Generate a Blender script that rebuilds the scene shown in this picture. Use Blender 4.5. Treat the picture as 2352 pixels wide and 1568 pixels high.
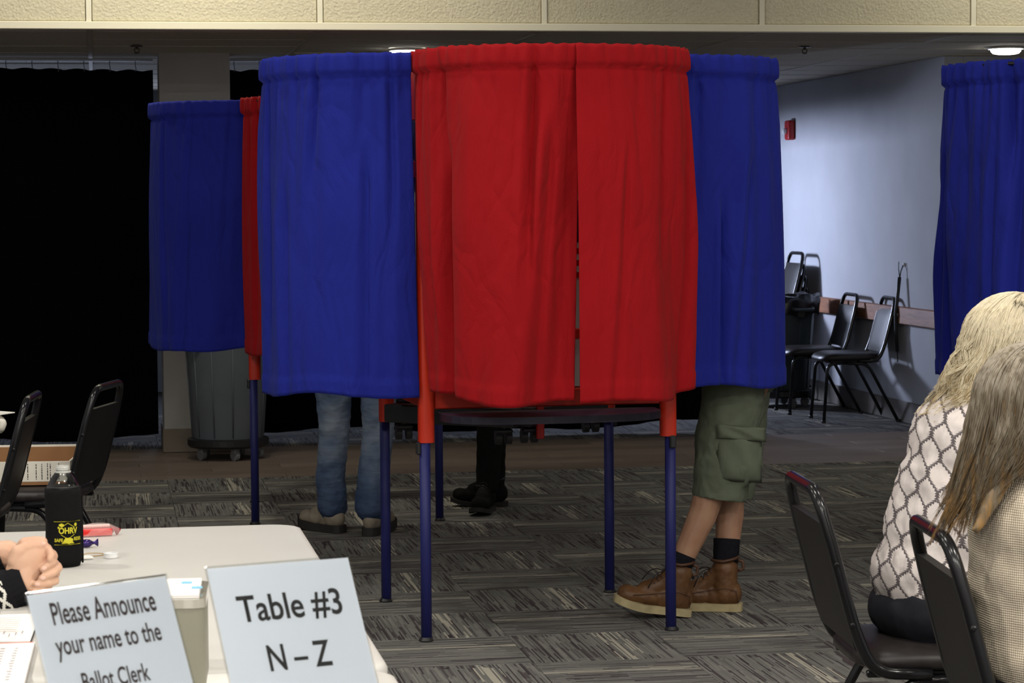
import bpy, bmesh, math, random
import numpy as np
from mathutils import Vector, Matrix, Euler
for o in list(bpy.data.objects): bpy.data.objects.remove(o)
SC = bpy.context.scene
COL = SC.collection
PI = math.pi
rad = math.radians
# ------------------------------------------------------------------ camera
# room frame: +X along the step in the ceiling, +Y into the room, Z up
CAM_Z, PITCH, YAW, ROLL, FPX = 1.45, rad(3.16), rad(9.5), rad(0.431), 5660.0
fw = Vector((math.sin(YAW)*math.cos(PITCH), math.cos(YAW)*math.cos(PITCH), -math.sin(PITCH)))
r0 = Vector((math.cos(YAW), -math.sin(YAW), 0)); d0 = fw.cross(r0)
rt = math.cos(ROLL)*r0 + math.sin(ROLL)*d0; dn = -math.sin(ROLL)*r0 + math.cos(ROLL)*d0
cd = bpy.data.cameras.new('camera'); cam = bpy.data.objects.new('camera', cd); COL.objects.link(cam)
M = Matrix((rt, -dn, -fw)).transposed().to_4x4(); M.translation = (0, 0, CAM_Z)
cam.matrix_world = M
cd.sensor_width = 36.0; cd.lens = 36.0*FPX/2352.0; cd.clip_start = .05; cd.clip_end = 100
cd.dof.use_dof = True; cd.dof.focus_distance = 7.6; cd.dof.aperture_fstop = 18
SC.camera = cam
# ------------------------------------------------------------------ world, lights, exposure
W = bpy.data.worlds.new('world'); SC.world = W; W.use_nodes = True
W.node_tree.nodes['Background'].inputs[0].default_value = (.75, .85, 1, 1)
W.node_tree.nodes['Background'].inputs[1].default_value = .02
SC.view_settings.view_transform = 'Standard'; SC.view_settings.look = 'None'
SC.view_settings.exposure = 0.0; SC.view_settings.gamma = 1.0; SC.view_settings.use_curve_mapping = False
try:
    SC.cycles.use_denoising = True
    SC.cycles.max_bounces = 8; SC.cycles.sample_clamp_indirect = 4.0
except Exception: pass
def area(name, loc, target, size, power, color, shape='DISK', size_y=None, spread=None):
    l = bpy.data.lights.new(name, 'AREA'); l.shape = shape; l.size = size
    if size_y: l.size_y = size_y
    l.energy = power; l.color = color
    if spread: l.spread = spread
    o = bpy.data.objects.new(name, l); COL.objects.link(o); o.location = loc
    o.rotation_euler = (Vector(target)-Vector(loc)).to_track_quat('-Z', 'Y').to_euler()
    return o
LAMP_W = ((84, 88, 84, 50), (44, 30, 56, 34), (36, 22, 20, 16), (32, 13, 5, 3))
WARM = (1, .955, .87); DAY = (.66, .74, 1.0)
# lamps in the tall front part of the hall
for ix, x in enumerate((-1.6, .6, 2.8, 5.0)):
    for iy, y in enumerate((.3, 3.0, 5.6, 7.8)):
        area('hall_lamp', (x, y, 3.5), (x, y, 0), .2, LAMP_W[iy][ix], WARM)
# lamps close to the step, washing its face
for x, p in ((-.5, 9), (.5, 19), (1.6, 9), (5.0, 15)):
    area('step_lamp', (x, 11.9, 3.3), (x, 12.6, 0), .25, p, (1, .95, .80))
# the two recessed lamps that show under the low ceiling
for x, y in ((1.781, 14.25), (5.295, 13.92)):
    area('recessed_lamp_light', (x, y, 2.335), (x, y, 0), .13, 7, (1, .95, .85), spread=rad(130))
# daylight from the window bay behind the dark drape
area('window_daylight', (3.1, 18.7, 1.45), (5.228, 17.0, 1.3), .4, 58, DAY, 'RECTANGLE', .3, spread=rad(140))
area('window_daylight_wide', (1.9, 19.4, 1.3), (3.4, 15.8, .2), 2.4, 5, DAY, 'RECTANGLE', .9, spread=rad(110))
area('window_daylight_side', (-1.0, 18.6, 1.5), (0.5, 15.6, 1.2), 3.0, 26, DAY, 'RECTANGLE', 1.4)

# ------------------------------------------------------------------ helpers
def link(o, parent=None):
    COL.objects.link(o)
    if parent is not None: o.parent = parent
    return o
def tag(o, label=None, cat=None, group=None, kind=None):
    if label: o['label'] = label
    if cat: o['category'] = cat
    if group: o['group'] = group
    if kind: o['kind'] = kind
    return o
def empty(name, loc, label, cat, rz=0, group=None):
    o = bpy.data.objects.new(name, None); o.empty_display_size = .1
    o.location = loc; o.rotation_euler = (0, 0, rz); COL.objects.link(o)
    return tag(o, label, cat, group)
def obj(name, bm, mat, parent=None, smooth=False, mats=None):
    me = bpy.data.meshes.new(name); bm.to_mesh(me); bm.free()
    for m in (mats or [mat]): me.materials.append(m)
    if smooth:
        me.polygons.foreach_set('use_smooth', [True]*len(me.polygons))
    return link(bpy.data.objects.new(name, me), parent)
def autosmooth(o, ang=40):
    me = o.data
    me.polygons.foreach_set('use_smooth', [True]*len(me.polygons))
    bm = bmesh.new(); bm.from_mesh(me)
    for e in bm.edges:
        if len(e.link_faces) == 2 and e.calc_face_angle(0) > rad(ang): e.smooth = False
    bm.to_mesh(me); bm.free()
    return o
BMN = bmesh.new
def box(bm, lo, hi, bev=0, mtx=None, seg=1):
    r = bmesh.ops.create_cube(bm, size=1)
    vs = r['verts']
    lo, hi = Vector(lo), Vector(hi); c = (lo+hi)/2; s = hi-lo
    for v in vs: v.co = Vector((v.co.x*s.x, v.co.y*s.y, v.co.z*s.z))+c
    if bev:
        es = list({e for v in vs for e in v.link_edges})
        rb = bmesh.ops.bevel(bm, geom=es, offset=bev, segments=seg, profile=.6, affect='EDGES')
        vs = list({v for f in rb['faces'] for v in f.verts} | {v for v in vs if v.is_valid})
    if mtx is not None:
        for v in vs: v.co = mtx @ v.co
    return vs
def tube(bm, pts, r, seg=10, caps=True, flat=None):
    """sweep a circle (or flat ellipse) along points; r number or list"""
    pts = [Vector(p) for p in pts]; n = len(pts)
    rr = r if isinstance(r, (list, tuple)) else [r]*n
    t0 = (pts[1]-pts[0]).normalized()
    up = Vector((0, 0, 1)) if abs(t0.z) < .9 else Vector((1, 0, 0))
    nrm = (up - t0*up.dot(t0)).normalized()
    rings = []
    for i, p in enumerate(pts):
        a = pts[max(i-1, 0)]; b = pts[min(i+1, n-1)]
        t = (b-a).normalized()
        nrm = (nrm - t*nrm.dot(t)).normalized()
        bi = t.cross(nrm)
        ring = []
        for k in range(seg):
            th = 2*PI*k/seg
            ring.append(bm.verts.new(p + nrm*math.cos(th)*rr[i] + bi*math.sin(th)*rr[i]*(flat or 1)))
        rings.append(ring)
    for i in range(n-1):
        for k in range(seg):
            bm.faces.new((rings[i][k], rings[i][(k+1) % seg], rings[i+1][(k+1) % seg], rings[i+1][k]))
    if caps:
        bm.faces.new(list(reversed(rings[0]))); bm.faces.new(rings[-1])
    return rings
def lathe(bm, prof, seg=24, c=(0, 0, 0)):
    rings = []
    for r, z in prof:
        rings.append([bm.verts.new((c[0]+r*math.cos(2*PI*k/seg), c[1]+r*math.sin(2*PI*k/seg), c[2]+z)) for k in range(seg)])
    for i in range(len(rings)-1):
        for k in range(seg):
            bm.faces.new((rings[i][k], rings[i][(k+1) % seg], rings[i+1][(k+1) % seg], rings[i+1][k]))
    bm.faces.new(list(reversed(rings[0]))); bm.faces.new(rings[-1])
def prism(bm, poly, z0, z1, mtx=None):
    lo = [bm.verts.new((x, y, z0)) for x, y in poly]; hi = [bm.verts.new((x, y, z1)) for x, y in poly]
    n = len(poly)
    bm.faces.new(list(reversed(lo))); bm.faces.new(hi)
    for i in range(n): bm.faces.new((lo[i], lo[(i+1) % n], hi[(i+1) % n], hi[i]))
    if mtx is not None:
        for v in lo+hi: v.co = mtx @ v.co
    return lo+hi
def fillet(pts, r, n=5):
    """round the corners of a 3D polyline"""
    pts = [Vector(p) for p in pts]; out = [pts[0]]
    for i in range(1, len(pts)-1):
        p = pts[i]; a = (pts[i-1]-p); b = (pts[i+1]-p)
        d = min(r, a.length*.49, b.length*.49)
        A = p+a.normalized()*d; B = p+b.normalized()*d
        for k in range(n+1):
            t = k/n
            out.append(A*(1-t)**2 + p*2*t*(1-t) + B*t*t)
    out.append(pts[-1]); return out
def cap(bm, p0, p1, r0, r1, seg=12):
    p0, p1 = Vector(p0), Vector(p1); d = (p1-p0)
    if d.length < 1e-6: d = Vector((0, 0, 1e-4))
    t = d.normalized(); q = t.to_track_quat('Z', 'Y'); L = d.length
    prof = []
    for k in range(5): a = -PI/2+PI/2*k/4; prof.append((max(r0*math.cos(a), 1e-4), r0*math.sin(a)))
    for k in range(1, 5): a = PI/2*k/4; prof.append((max(r1*math.cos(a), 1e-4), L+r1*math.sin(a)))
    prof.insert(5, (r1, L))
    rings = []
    for r, z in prof:
        rings.append([bm.verts.new(p0 + q @ Vector((r*math.cos(2*PI*k/seg), r*math.sin(2*PI*k/seg), z))) for k in range(seg)])
    for i in range(len(rings)-1):
        for k in range(seg):
            bm.faces.new((rings[i][k], rings[i][(k+1) % seg], rings[i+1][(k+1) % seg], rings[i+1][k]))
    bm.faces.new(list(reversed(rings[0]))); bm.faces.new(rings[-1])
def chain(bm, pts, rs, seg=12):
    for i in range(len(pts)-1): cap(bm, pts[i], pts[i+1], rs[i], rs[i+1], seg)
def ell(bm, c, r, rot=None, sub=3):
    res = bmesh.ops.create_icosphere(bm, subdivisions=sub, radius=1)
    m = rot.to_matrix() if isinstance(rot, Euler) else (rot or Matrix.Identity(3))
    for v in res['verts']: v.co = m @ Vector((v.co.x*r[0], v.co.y*r[1], v.co.z*r[2])) + Vector(c)
_tex = {}
def clouds(scale):
    if scale not in _tex:
        t = bpy.data.textures.new('folds', 'CLOUDS'); t.noise_scale = scale; t.noise_depth = 2; _tex[scale] = t
    return _tex[scale]
def blob(name, bm, mat, parent=None, voxel=.01, smooth=6, folds=(), sf=.5):
    """fuse overlapping shapes into one continuous smooth surface"""
    bm.normal_update()
    me = bpy.data.meshes.new('tmp'); bm.to_mesh(me); bm.free()
    t = bpy.data.objects.new('tmp', me); COL.objects.link(t)
    m = t.modifiers.new('r', 'REMESH'); m.mode = 'VOXEL'; m.voxel_size = voxel; m.use_smooth_shade = True
    if smooth:
        s = t.modifiers.new('s', 'SMOOTH'); s.factor = sf; s.iterations = smooth
    for sc, st in folds:
        d = t.modifiers.new('d', 'DISPLACE'); d.texture = clouds(sc); d.strength = st; d.mid_level = .5; d.texture_coords = 'LOCAL'
    dg = bpy.context.evaluated_depsgraph_get(); ev = t.evaluated_get(dg)
    nm = bpy.data.meshes.new_from_object(ev); nm.name = name
    bpy.data.objects.remove(t); bpy.data.meshes.remove(me)
    nm.materials.clear(); nm.materials.append(mat)
    nm.polygons.foreach_set('use_smooth', [True]*len(nm.polygons))
    return link(bpy.data.objects.new(name, nm), parent)
def text_mesh(name, body, mat, mtx, width=None, height=None, parent=None, align='CENTER', bold=0.0, bend=None):
    cu = bpy.data.curves.new('t', 'FONT'); cu.body = body; cu.align_x = align; cu.size = 1; cu.offset = bold
    cu.resolution_u = 4
    t = bpy.data.objects.new('t', cu); COL.objects.link(t)
    dg = bpy.context.evaluated_depsgraph_get()
    me = bpy.data.meshes.new_from_object(t.evaluated_get(dg)); bpy.data.objects.remove(t)
    n = len(me.vertices); co = np.empty(n*3); me.vertices.foreach_get('co', co); co = co.reshape(-1, 3)
    x0, x1 = co[:, 0].min(), co[:, 0].max(); y0, y1 = co[:, 1].min(), co[:, 1].max()
    sx = width/(x1-x0) if width else None; sy = height/(y1-y0) if height else None
    sx = sx or sy; sy = sy or sx
    co[:, 0] = (co[:, 0]-(x0+x1)/2)*sx; co[:, 1] = (co[:, 1]-(y0+y1)/2)*sy; co[:, 2] = 0
    if bend:
        R, = bend
        a = co[:, 0]/R; co[:, 0] = R*np.sin(a); co[:, 2] = R*np.cos(a)-R
    me.vertices.foreach_set('co', co.ravel()); me.transform(mtx); me.update(); me.materials.clear(); me.materials.append(mat)
    return link(bpy.data.objects.new(name, me), parent)
def copy_tree(o, parent=None):
    c = o.copy(); COL.objects.link(c); c.parent = parent
    for ch in list(o.children): copy_tree(ch, c)
    return c

# ------------------------------------------------------------------ materials
def mat(name, col, rough=.6, metal=0, spec=.5, **kw):
    m = bpy.data.materials.new(name); m.use_nodes = True
    b = m.node_tree.nodes['Principled BSDF']
    b.inputs['Base Color'].default_value = (*col, 1); b.inputs['Roughness'].default_value = rough
    b.inputs['Metallic'].default_value = metal; b.inputs['Specular IOR Level'].default_value = spec
    for k, v in kw.items(): b.inputs[k].default_value = v
    return m
def nt(m): return m.node_tree.nodes, m.node_tree.links, m.node_tree.nodes['Principled BSDF']
def srgb(r, g, b):
    f = lambda c: (c/255/12.92 if c/255 <= .04045 else ((c/255+.055)/1.055)**2.4)
    return (f(r), f(g), f(b))
class NB:
    """small node builder"""
    def __init__(s, m): s.m = m; s.n = m.node_tree.nodes; s.l = m.node_tree.links; s.b = s.n['Principled BSDF']
    def new(s, t, **kw):
        x = s.n.new(t)
        for k, v in kw.items(): setattr(x, k, v)
        return x
    def setin(s, node, i, v):
        if hasattr(v, 'is_linked') or hasattr(v, 'links'): s.l.new(v, node.inputs[i])
        else: node.inputs[i].default_value = v
    def math(s, op, a, b=None, c=None):
        x = s.new('ShaderNodeMath', operation=op); s.setin(x, 0, a)
        if b is not None: s.setin(x, 1, b)
        if c is not None: s.setin(x, 2, c)
        return x.outputs[0]
    def coord(s, which='Object'): return s.new('ShaderNodeTexCoord').outputs[which]
    def mapping(s, vec, scale=(1, 1, 1), rot=(0, 0, 0), loc=(0, 0, 0)):
        x = s.new('ShaderNodeMapping'); s.l.new(vec, x.inputs[0])
        x.inputs['Scale'].default_value = scale; x.inputs['Rotation'].default_value = rot; x.inputs['Location'].default_value = loc
        return x.outputs[0]
    def noise(s, vec, scale, detail=3, rough=.5, out=0):
        x = s.new('ShaderNodeTexNoise'); s.l.new(vec, x.inputs['Vector']); x.inputs['Scale'].default_value = scale
        x.inputs['Detail'].default_value = detail; x.inputs['Roughness'].default_value = rough
        return x.outputs[out]
    def ramp(s, fac, stops, interp='LINEAR'):
        x = s.new('ShaderNodeValToRGB'); s.l.new(fac, x.inputs[0]); e = x.color_ramp.elements; x.color_ramp.interpolation = interp
        while len(e) > 1: e.remove(e[-1])
        e[0].position = stops[0][0]; e[0].color = (*stops[0][1], 1)
        for p, c in stops[1:]:
            k = e.new(p); k.color = (*c, 1)
        return x.outputs[0]
    def mix(s, fac, a, b, mode='MIX'):
        x = s.new('ShaderNodeMix', data_type='RGBA', blend_type=mode)
        s.setin(x, 0, fac)
        for i, v in ((6, a), (7, b)):
            if isinstance(v, tuple): x.inputs[i].default_value = (*v, 1)
            else: s.l.new(v, x.inputs[i])
        return x.outputs[2]
    def sep(s, vec):
        x = s.new('ShaderNodeSeparateXYZ'); s.l.new(vec, x.inputs[0]); return x.outputs
    def comb(s, x_, y_, z_):
        x = s.new('ShaderNodeCombineXYZ')
        for i, v in enumerate((x_, y_, z_)): s.setin(x, i, v)
        return x.outputs[0]
    def bump(s, h, strength=.3, dist=.01):
        x = s.new('ShaderNodeBump'); s.l.new(h, x.inputs['Height']); x.inputs['Strength'].default_value = strength
        x.inputs['Distance'].default_value = dist; s.l.new(x.outputs[0], s.b.inputs['Normal']); return x
    def color(s, c): s.l.new(c, s.b.inputs['Base Color'])
def simple_noise(name, c0, c1, scale, rough=.7, bump=0, bscale=None, bdist=.002, spec=.4, detail=4):
    m = mat(name, c0, rough, spec=spec); n = NB(m); co = n.coord()
    f = n.noise(co, scale, detail); n.color(n.ramp(f, [(.3, c0), (.7, c1)]))
    if bump:
        n.bump(n.noise(co, bscale or scale*4, 4), bump, bdist)
    return m
# ------------------------------------------------------------------ setting: floor
def carpet_mat():
    m = mat('carpet', (.05, .05, .047), .95, spec=.1); n = NB(m)
    co = n.coord('Object'); s = n.sep(co)
    inf = n.new('ShaderNodeObjectInfo').outputs['Random']
    # stripes run along local y; columns along x
    colx = n.math('FLOOR', n.math('MULTIPLY', n.math('ADD', s[0], 1.0), 175.0))
    wn = n.new('ShaderNodeTexWhiteNoise', noise_dimensions='2D')
    n.l.new(n.comb(colx, n.math('MULTIPLY', inf, 7.0), 0.0), wn.inputs['Vector'])
    off = wn.outputs['Value']
    seg = n.math('FLOOR', n.math('MULTIPLY', n.math('ADD', n.math('ADD', s[1], 1.0), off), n.math('ADD', 2.6, n.math('MULTIPLY', off, 5.0))))
    wn2 = n.new('ShaderNodeTexWhiteNoise', noise_dimensions='3D')
    n.l.new(n.comb(colx, seg, n.math('MULTIPLY', inf, 91.0)), wn2.inputs['Vector'])
    v = wn2.outputs['Value']
    # broader bands
    colb = n.math('FLOOR', n.math('MULTIPLY', n.math('ADD', s[0], 1.0), 42.0))
    wn3 = n.new('ShaderNodeTexWhiteNoise', noise_dimensions='2D')
    n.l.new(n.comb(colb, n.math('ADD', n.math('MULTIPLY', inf, 31.0), n.math('FLOOR', n.math('MULTIPLY', n.math('ADD', s[1], 1.0), 5.0))), 0.0), wn3.inputs['Vector'])
    g = n.math('ADD', n.math('MULTIPLY', v, .72), n.math('MULTIPLY', wn3.outputs['Value'], .28))
    base = n.ramp(g, [(0, srgb(58, 52, 55)), (.25, srgb(74, 67, 69)), (.38, srgb(104, 103, 100)), (.62, srgb(112, 112, 108)), (.85, srgb(124, 123, 118)), (1, srgb(132, 130, 124))])
    # pale cluster of dashes at a set place in every tile
    cx = n.math('SUBTRACT', 1.0, n.math('MULTIPLY', n.math('ABSOLUTE', n.math('SUBTRACT', s[0], .085)), 17.0))
    wn4 = n.new('ShaderNodeTexWhiteNoise', noise_dimensions='3D')
    n.l.new(n.comb(colx, seg, n.math('MULTIPLY', inf, 53.0)), wn4.inputs['Vector'])
    lit = n.math('GREATER_THAN', n.math('ADD', wn4.outputs['Value'], n.math('MULTIPLY', cx, .36)), .97)
    lit = n.math('MULTIPLY', lit, n.math('GREATER_THAN', cx, 0.0))
    one = n.math('LESS_THAN', n.math('ABSOLUTE', n.math('SUBTRACT', s[0], .078)), .0045)
    wn5 = n.new('ShaderNodeTexWhiteNoise', noise_dimensions='2D')
    n.l.new(n.comb(n.math('FLOOR', n.math('MULTIPLY', n.math('ADD', s[1], 1.0), 9.0)), inf, 0.0), wn5.inputs['Vector'])
    one = n.math('MULTIPLY', one, n.math('GREATER_THAN', wn5.outputs['Value'], .25))
    lit = n.math('MAXIMUM', lit, one)
    c = n.mix(lit, base, srgb(168, 163, 149)); n.color(c)
    n.bump(n.noise(n.mapping(co, (1, 1, 1)), 420, 2), .25, .004)
    return m
M_CARPET = carpet_mat()
bm = BMN(); box(bm, (-3.2, -.6, -.12), (7.2, 19.9, -.006)); floor = tag(obj('floor', bm, mat('subfloor', srgb(60, 58, 55), .9)), kind='structure')
def tile_mesh(w, d):
    bm = BMN(); g = .0008
    box(bm, (-w/2+g, -d/2+g, -.006), (w/2-g, d/2-g, 0), .0012)
    me = bpy.data.meshes.new('carpet_tile'); bm.to_mesh(me); bm.free(); me.materials.append(M_CARPET); return me
T_FULL, T_STRIP, T_STRIP2, T_STRIP3 = tile_mesh(.5, .5), tile_mesh(.5, .11), tile_mesh(.5, .35), tile_mesh(.35, .5)
def lay(x, y, me, turn):
    o = bpy.data.objects.new('carpet_tile', me); o.location = (x, y, 0); o.rotation_euler = (0, 0, PI/2 if turn else 0)
    link(o, floor)
X0 = 1.34
for j in range(-8, 9):
    for i in range(-4, 8):
        x = X0+.5*i+.25; y = 8.64+.5*j+.25
        if y < 4.6 or (y < 7 and x < .2): continue
        lay(x, y, T_FULL, (i+j) % 2 == 1)
for i in range(-4, 8):
    lay(X0+.5*i+.25, 13.64-.5+.055, T_STRIP, False)
for j in range(0, 5):
    for i in range(-4, 8):
        if i < -2 and j > 1: continue
        lay(X0+.5*i+.25, 15.0-.06+.5*j+.25, T_FULL, (i+j) % 2 == 0)
def plank_mat():
    m = mat('wood_plank', (.1, .08, .07), .55, spec=.35); n = NB(m); co = n.coord()
    inf = n.new('ShaderNodeObjectInfo').outputs['Random']
    v = n.mapping(co, (1.2, 16, 16)); a = n.noise(v, 3.5, 5, .6)
    c = n.ramp(a, [(.25, srgb(98, 84, 76)), (.5, srgb(120, 106, 96)), (.75, srgb(136, 122, 110))])
    k = n.math('ADD', .82, n.math('MULTIPLY', inf, .36)); n.color(n.mix(1.0, c, n.comb(k, k, k), 'MULTIPLY')); return m
M_PLANK = plank_mat()
bm = BMN(); box(bm, (-.584, -.0855, -.006), (.584, .0855, 0), .001); PL = bpy.data.meshes.new('floor_plank'); bm.to_mesh(PL); bm.free(); PL.materials.append(M_PLANK)
for j in range(10):
    for i in range(-2, 5):
        o = bpy.data.objects.new('floor_plank', PL); o.location = (.4+1.17*i+(.39*(j % 3)), 13.25+.0865+.0172*10*j*.982, 0)
        if o.location.x > 5.7: continue
        link(o, floor)
# ------------------------------------------------------------------ setting: ceilings
M_PANEL_LOW = simple_noise('ceiling_panel', srgb(205, 200, 186), srgb(188, 182, 168), 60, .95, .5, 260, .002)
M_GRID = mat('ceiling_grid', srgb(190, 186, 172), .6)
bm = BMN(); box(bm, (-3.2, 12.79, 2.385), (7.2, 19.9, 2.45)); ceiling = tag(obj('ceiling', bm, mat('ceiling_back', srgb(150, 146, 136), .9)), kind='structure')
GX = [-.03+1.175*k for k in range(-3, 7)]; GY = [12.95+.585*k for k in range(0, 12)]
bm = BMN(); box(bm, (-.5775, -.2825, 0), (.5775, .2825, .014), .003); PM = bpy.data.meshes.new('ceiling_panel'); bm.to_mesh(PM); bm.free(); PM.materials.append(M_PANEL_LOW)
rnd = random.Random(4)
for i in range(len(GX)-1):
    for j in range(len(GY)-1):
        o = bpy.data.objects.new('ceiling_panel', PM)
        o.location = ((GX[i]+GX[i+1])/2, (GY[j]+GY[j+1])/2, 2.362+rnd.uniform(-.0015, .0015)); o.rotation_euler = (rnd.uniform(-.003, .003), rnd.uniform(-.002, .002), 0); link(o, ceiling)
for x in GX:
    bm = BMN(); box(bm, (x-.012, 12.81, 2.3585), (x+.012, 19.6, 2.366)); obj('ceiling_grid_bar', bm, M_GRID, ceiling)
for y in GY:
    bm = BMN(); box(bm, (-3.2, y-.012, 2.359), (7.1, y+.012, 2.367)); obj('ceiling_grid_bar', bm, M_GRID, ceiling)
# the step: vertical face of textured panels between the tall and the low ceiling
def stucco():
    m = mat('step_panel', srgb(222, 214, 186), .95, spec=.15); n = NB(m); co = n.coord()
    a = n.noise(co, 62, 6, .65); vo = n.new('ShaderNodeTexVoronoi'); n.l.new(co, vo.inputs[0]); vo.inputs['Scale'].default_value = 70
    h = n.math('ADD', a, n.math('MULTIPLY', vo.outputs[0], .4)); n.bump(h, .8, .010)
    n.color(n.ramp(a, [(.3, srgb(212, 203, 176)), (.6, srgb(222, 214, 188))])); return m
M_STUCCO = stucco(); M_TRIM = mat('step_trim', srgb(232, 226, 204), .5)
bm = BMN(); box(bm, (-3.2, 12.79, 2.386), (7.2, 12.95, 3.8)); step = tag(obj('wall_step', bm, mat('step_core', srgb(200, 195, 175), .9)), kind='structure')
for i in range(len(GX)-1):
    bm = BMN(); box(bm, (GX[i]+.017, 12.762, 2.40), (GX[i+1]-.017, 12.789, 2.99), .004); obj('step_panel', bm, M_STUCCO, step)
    bm = BMN(); box(bm, (GX[i]+.017, 12.762, 3.03), (GX[i+1]-.017, 12.789, 3.6), .004); obj('step_panel', bm, M_STUCCO, step)
    bm = BMN(); box(bm, (GX[i]-.014, 12.755, 2.398), (GX[i]+.014, 12.789, 3.7), .002); obj('step_bar', bm, M_TRIM, step)
bm = BMN(); box(bm, (-3.2, 12.745, 2.3575), (7.2, 12.805, 2.398), .004); tag(obj('trim_1', bm, M_TRIM), kind='structure')
bm = BMN(); box(bm, (-3.2, -.6, 3.62), (7.2, 12.79, 3.7)); tag(obj('ceiling_high', bm, mat('high_ceiling', srgb(128, 126, 120), .9)), kind='structure')
# ------------------------------------------------------------------ setting: walls
M_WALL = simple_noise('painted_wall', srgb(186, 188, 194), srgb(178, 180, 186), 3, .85, .25, 500, .001)
M_BASE = simple_noise('baseboard', srgb(112, 106, 98), srgb(100, 95, 88), 8, .55)
M_WOOD = None
def wood(name, c0, c1, c2, scale=(1, 9, 9)):
    m = mat(name, c1, .5); n = NB(m); a = n.noise(n.mapping(n.coord(), scale), 6, 5, .6); n.color(n.ramp(a, [(.25, c0), (.5, c1), (.78, c2)])); return m
M_RAIL = wood('chair_rail_wood', srgb(108, 66, 42), srgb(148, 96, 64), srgb(170, 116, 80), (9, 1, 9))
def wall(name, lo, hi, m=M_WALL):
    bm = BMN(); box(bm, lo, hi); return tag(obj(name, bm, m), kind='structure')
wall('wall_right', (5.228, 14.80, 0), (5.35, 19.6, 2.36))
wall('wall_right_return', (5.352, 14.80, 0), (7.2, 14.92, 2.36))
wall('wall_right_front', (7.2, -.6, 0), (7.3, 14.92, 3.7))
wall('wall_back', (-3.2, 19.6, 0), (5.35, 19.75, 2.38))
wall('wall_left', (-3.3, -.6, 0), (-3.2, 19.75, 3.7))
wall('wall_front', (-3.2, -.7, 0), (7.2, -.6, 3.7))
bm = BMN(); box(bm, (5.213, 14.79, .002), (5.2275, 19.6, .143), .004); tag(obj('baseboard_right', bm, M_BASE), kind='structure')
bm = BMN(); box(bm, (5.178, 14.80, .655), (5.2275, 19.6, .765), .004); tag(obj('trim_2', bm, M_RAIL), kind='structure')
# column standing in front of the drape
bm = BMN(); box(bm, (.367, 14.70, 0), (.781, 15.11, 2.359)); tag(obj('trim_3', bm, simple_noise('column_paint', srgb(178, 176, 172), srgb(170, 168, 164), 4, .85)), 'square painted column beside the dark drape', kind='structure')
bm = BMN(); box(bm, (.357, 14.685, .002), (.791, 15.12, .143), .004); tag(obj('baseboard_column', bm, mat('column_base', srgb(118, 108, 94), .5)), kind='structure')
# unseen box added above the window lamp, keeps daylight off the right wall's top
bm = BMN(); box(bm, (1.9, 17.3, 1.72), (4.1, 19.59, 2.355)); tag(obj('daylight_blocker', bm, M_WALL), kind='structure')
# window in the back wall (it lies behind the drape)
WIN = tag(bpy.data.objects.new('window_1', None), kind='structure'); WIN.location = (1.9, 19.58, 1.45); COL.objects.link(WIN)
MWF = mat('window_frame', srgb(190, 195, 200), .5)
def emis(name, col, st):
    m = bpy.data.materials.new(name); m.use_nodes = True; b = m.node_tree.nodes['Principled BSDF']
    b.inputs['Base Color'].default_value = (*col, 1); b.inputs['Emission Color'].default_value = (*col, 1); b.inputs['Emission Strength'].default_value = st
    return m
MPANE = emis('daylit_pane', (.62, .75, 1), .8)
for k in range(3):
    bm = BMN(); box(bm, (-1.3+k*.87+.03, -.01, -.57), (-1.3+k*.87+.84, 0, .57)); obj('pane', bm, MPANE, WIN)
for x in (-1.32, -.44, .43, 1.3):
    bm = BMN(); box(bm, (x-.03, -.04, -.62), (x+.03, .015, .62), .004); obj('window_frame', bm, MWF, WIN)
for z in (-.6, .6):
    bm = BMN(); box(bm, (-1.35, -.04, z-.03), (1.35, .015, z+.03), .004); obj('window_frame', bm, MWF, WIN)
# ------------------------------------------------------------------ fittings
M_LAMP = emis('lamp_disc', (1, .98, .95), 14); M_WHITE = mat('white_enamel', (.75, .74, .7), .35)
for (x, y), lab in (((1.781, 14.25), 'bright round recessed ceiling lamp above the blue booth curtain'), ((5.295, 13.92), 'bright round recessed ceiling lamp at the far right')):
    t = empty('ceiling_lamp', (x, y, 2.36), lab, 'lamp', group=None)
    bm = BMN(); lathe(bm, [(.05, -.043), (.075, -.038), (.087, -.026), (.09, -.006)], 32); obj('lamp_disc', bm, M_LAMP, t, True)
    bm = BMN(); tube(bm, [(.105*math.cos(a), .105*math.sin(a), -.006) for a in np.linspace(0, 2*PI, 33)], .008, 6, False); obj('lamp_ring', bm, M_WHITE, t, True)
M_BRONZE = mat('sprinkler_metal', srgb(70, 62, 52), .4, .6)
for (x, y), lab in (((.229, 14.02), 'small dark sprinkler head on the low ceiling left of the column'), ((4.062, 13.9), 'small dark sprinkler head on the low ceiling at the right')):
    t = empty('sprinkler_head', (x, y, 2.358), lab, 'sprinkler')
    bm = BMN(); lathe(bm, [(.036, -.006), (.036, -.002), (.03, 0)], 20); obj('escutcheon', bm, M_BRONZE, t)
    bm = BMN(); tube(bm, [(0, 0, 0), (0, 0, -.02)], .009, 8); tube(bm, [(-.014, 0, -.016), (-.012, 0, -.034), (0, 0, -.04)], .0035, 6); tube(bm, [(.014, 0, -.016), (.012, 0, -.034), (0, 0, -.04)], .0035, 6); obj('frame_arms', bm, M_BRONZE, t)
    bm = BMN(); lathe(bm, [(.015, -.044), (.015, -.041), (.004, -.038)], 14); obj('deflector', bm, M_BRONZE, t)
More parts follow.
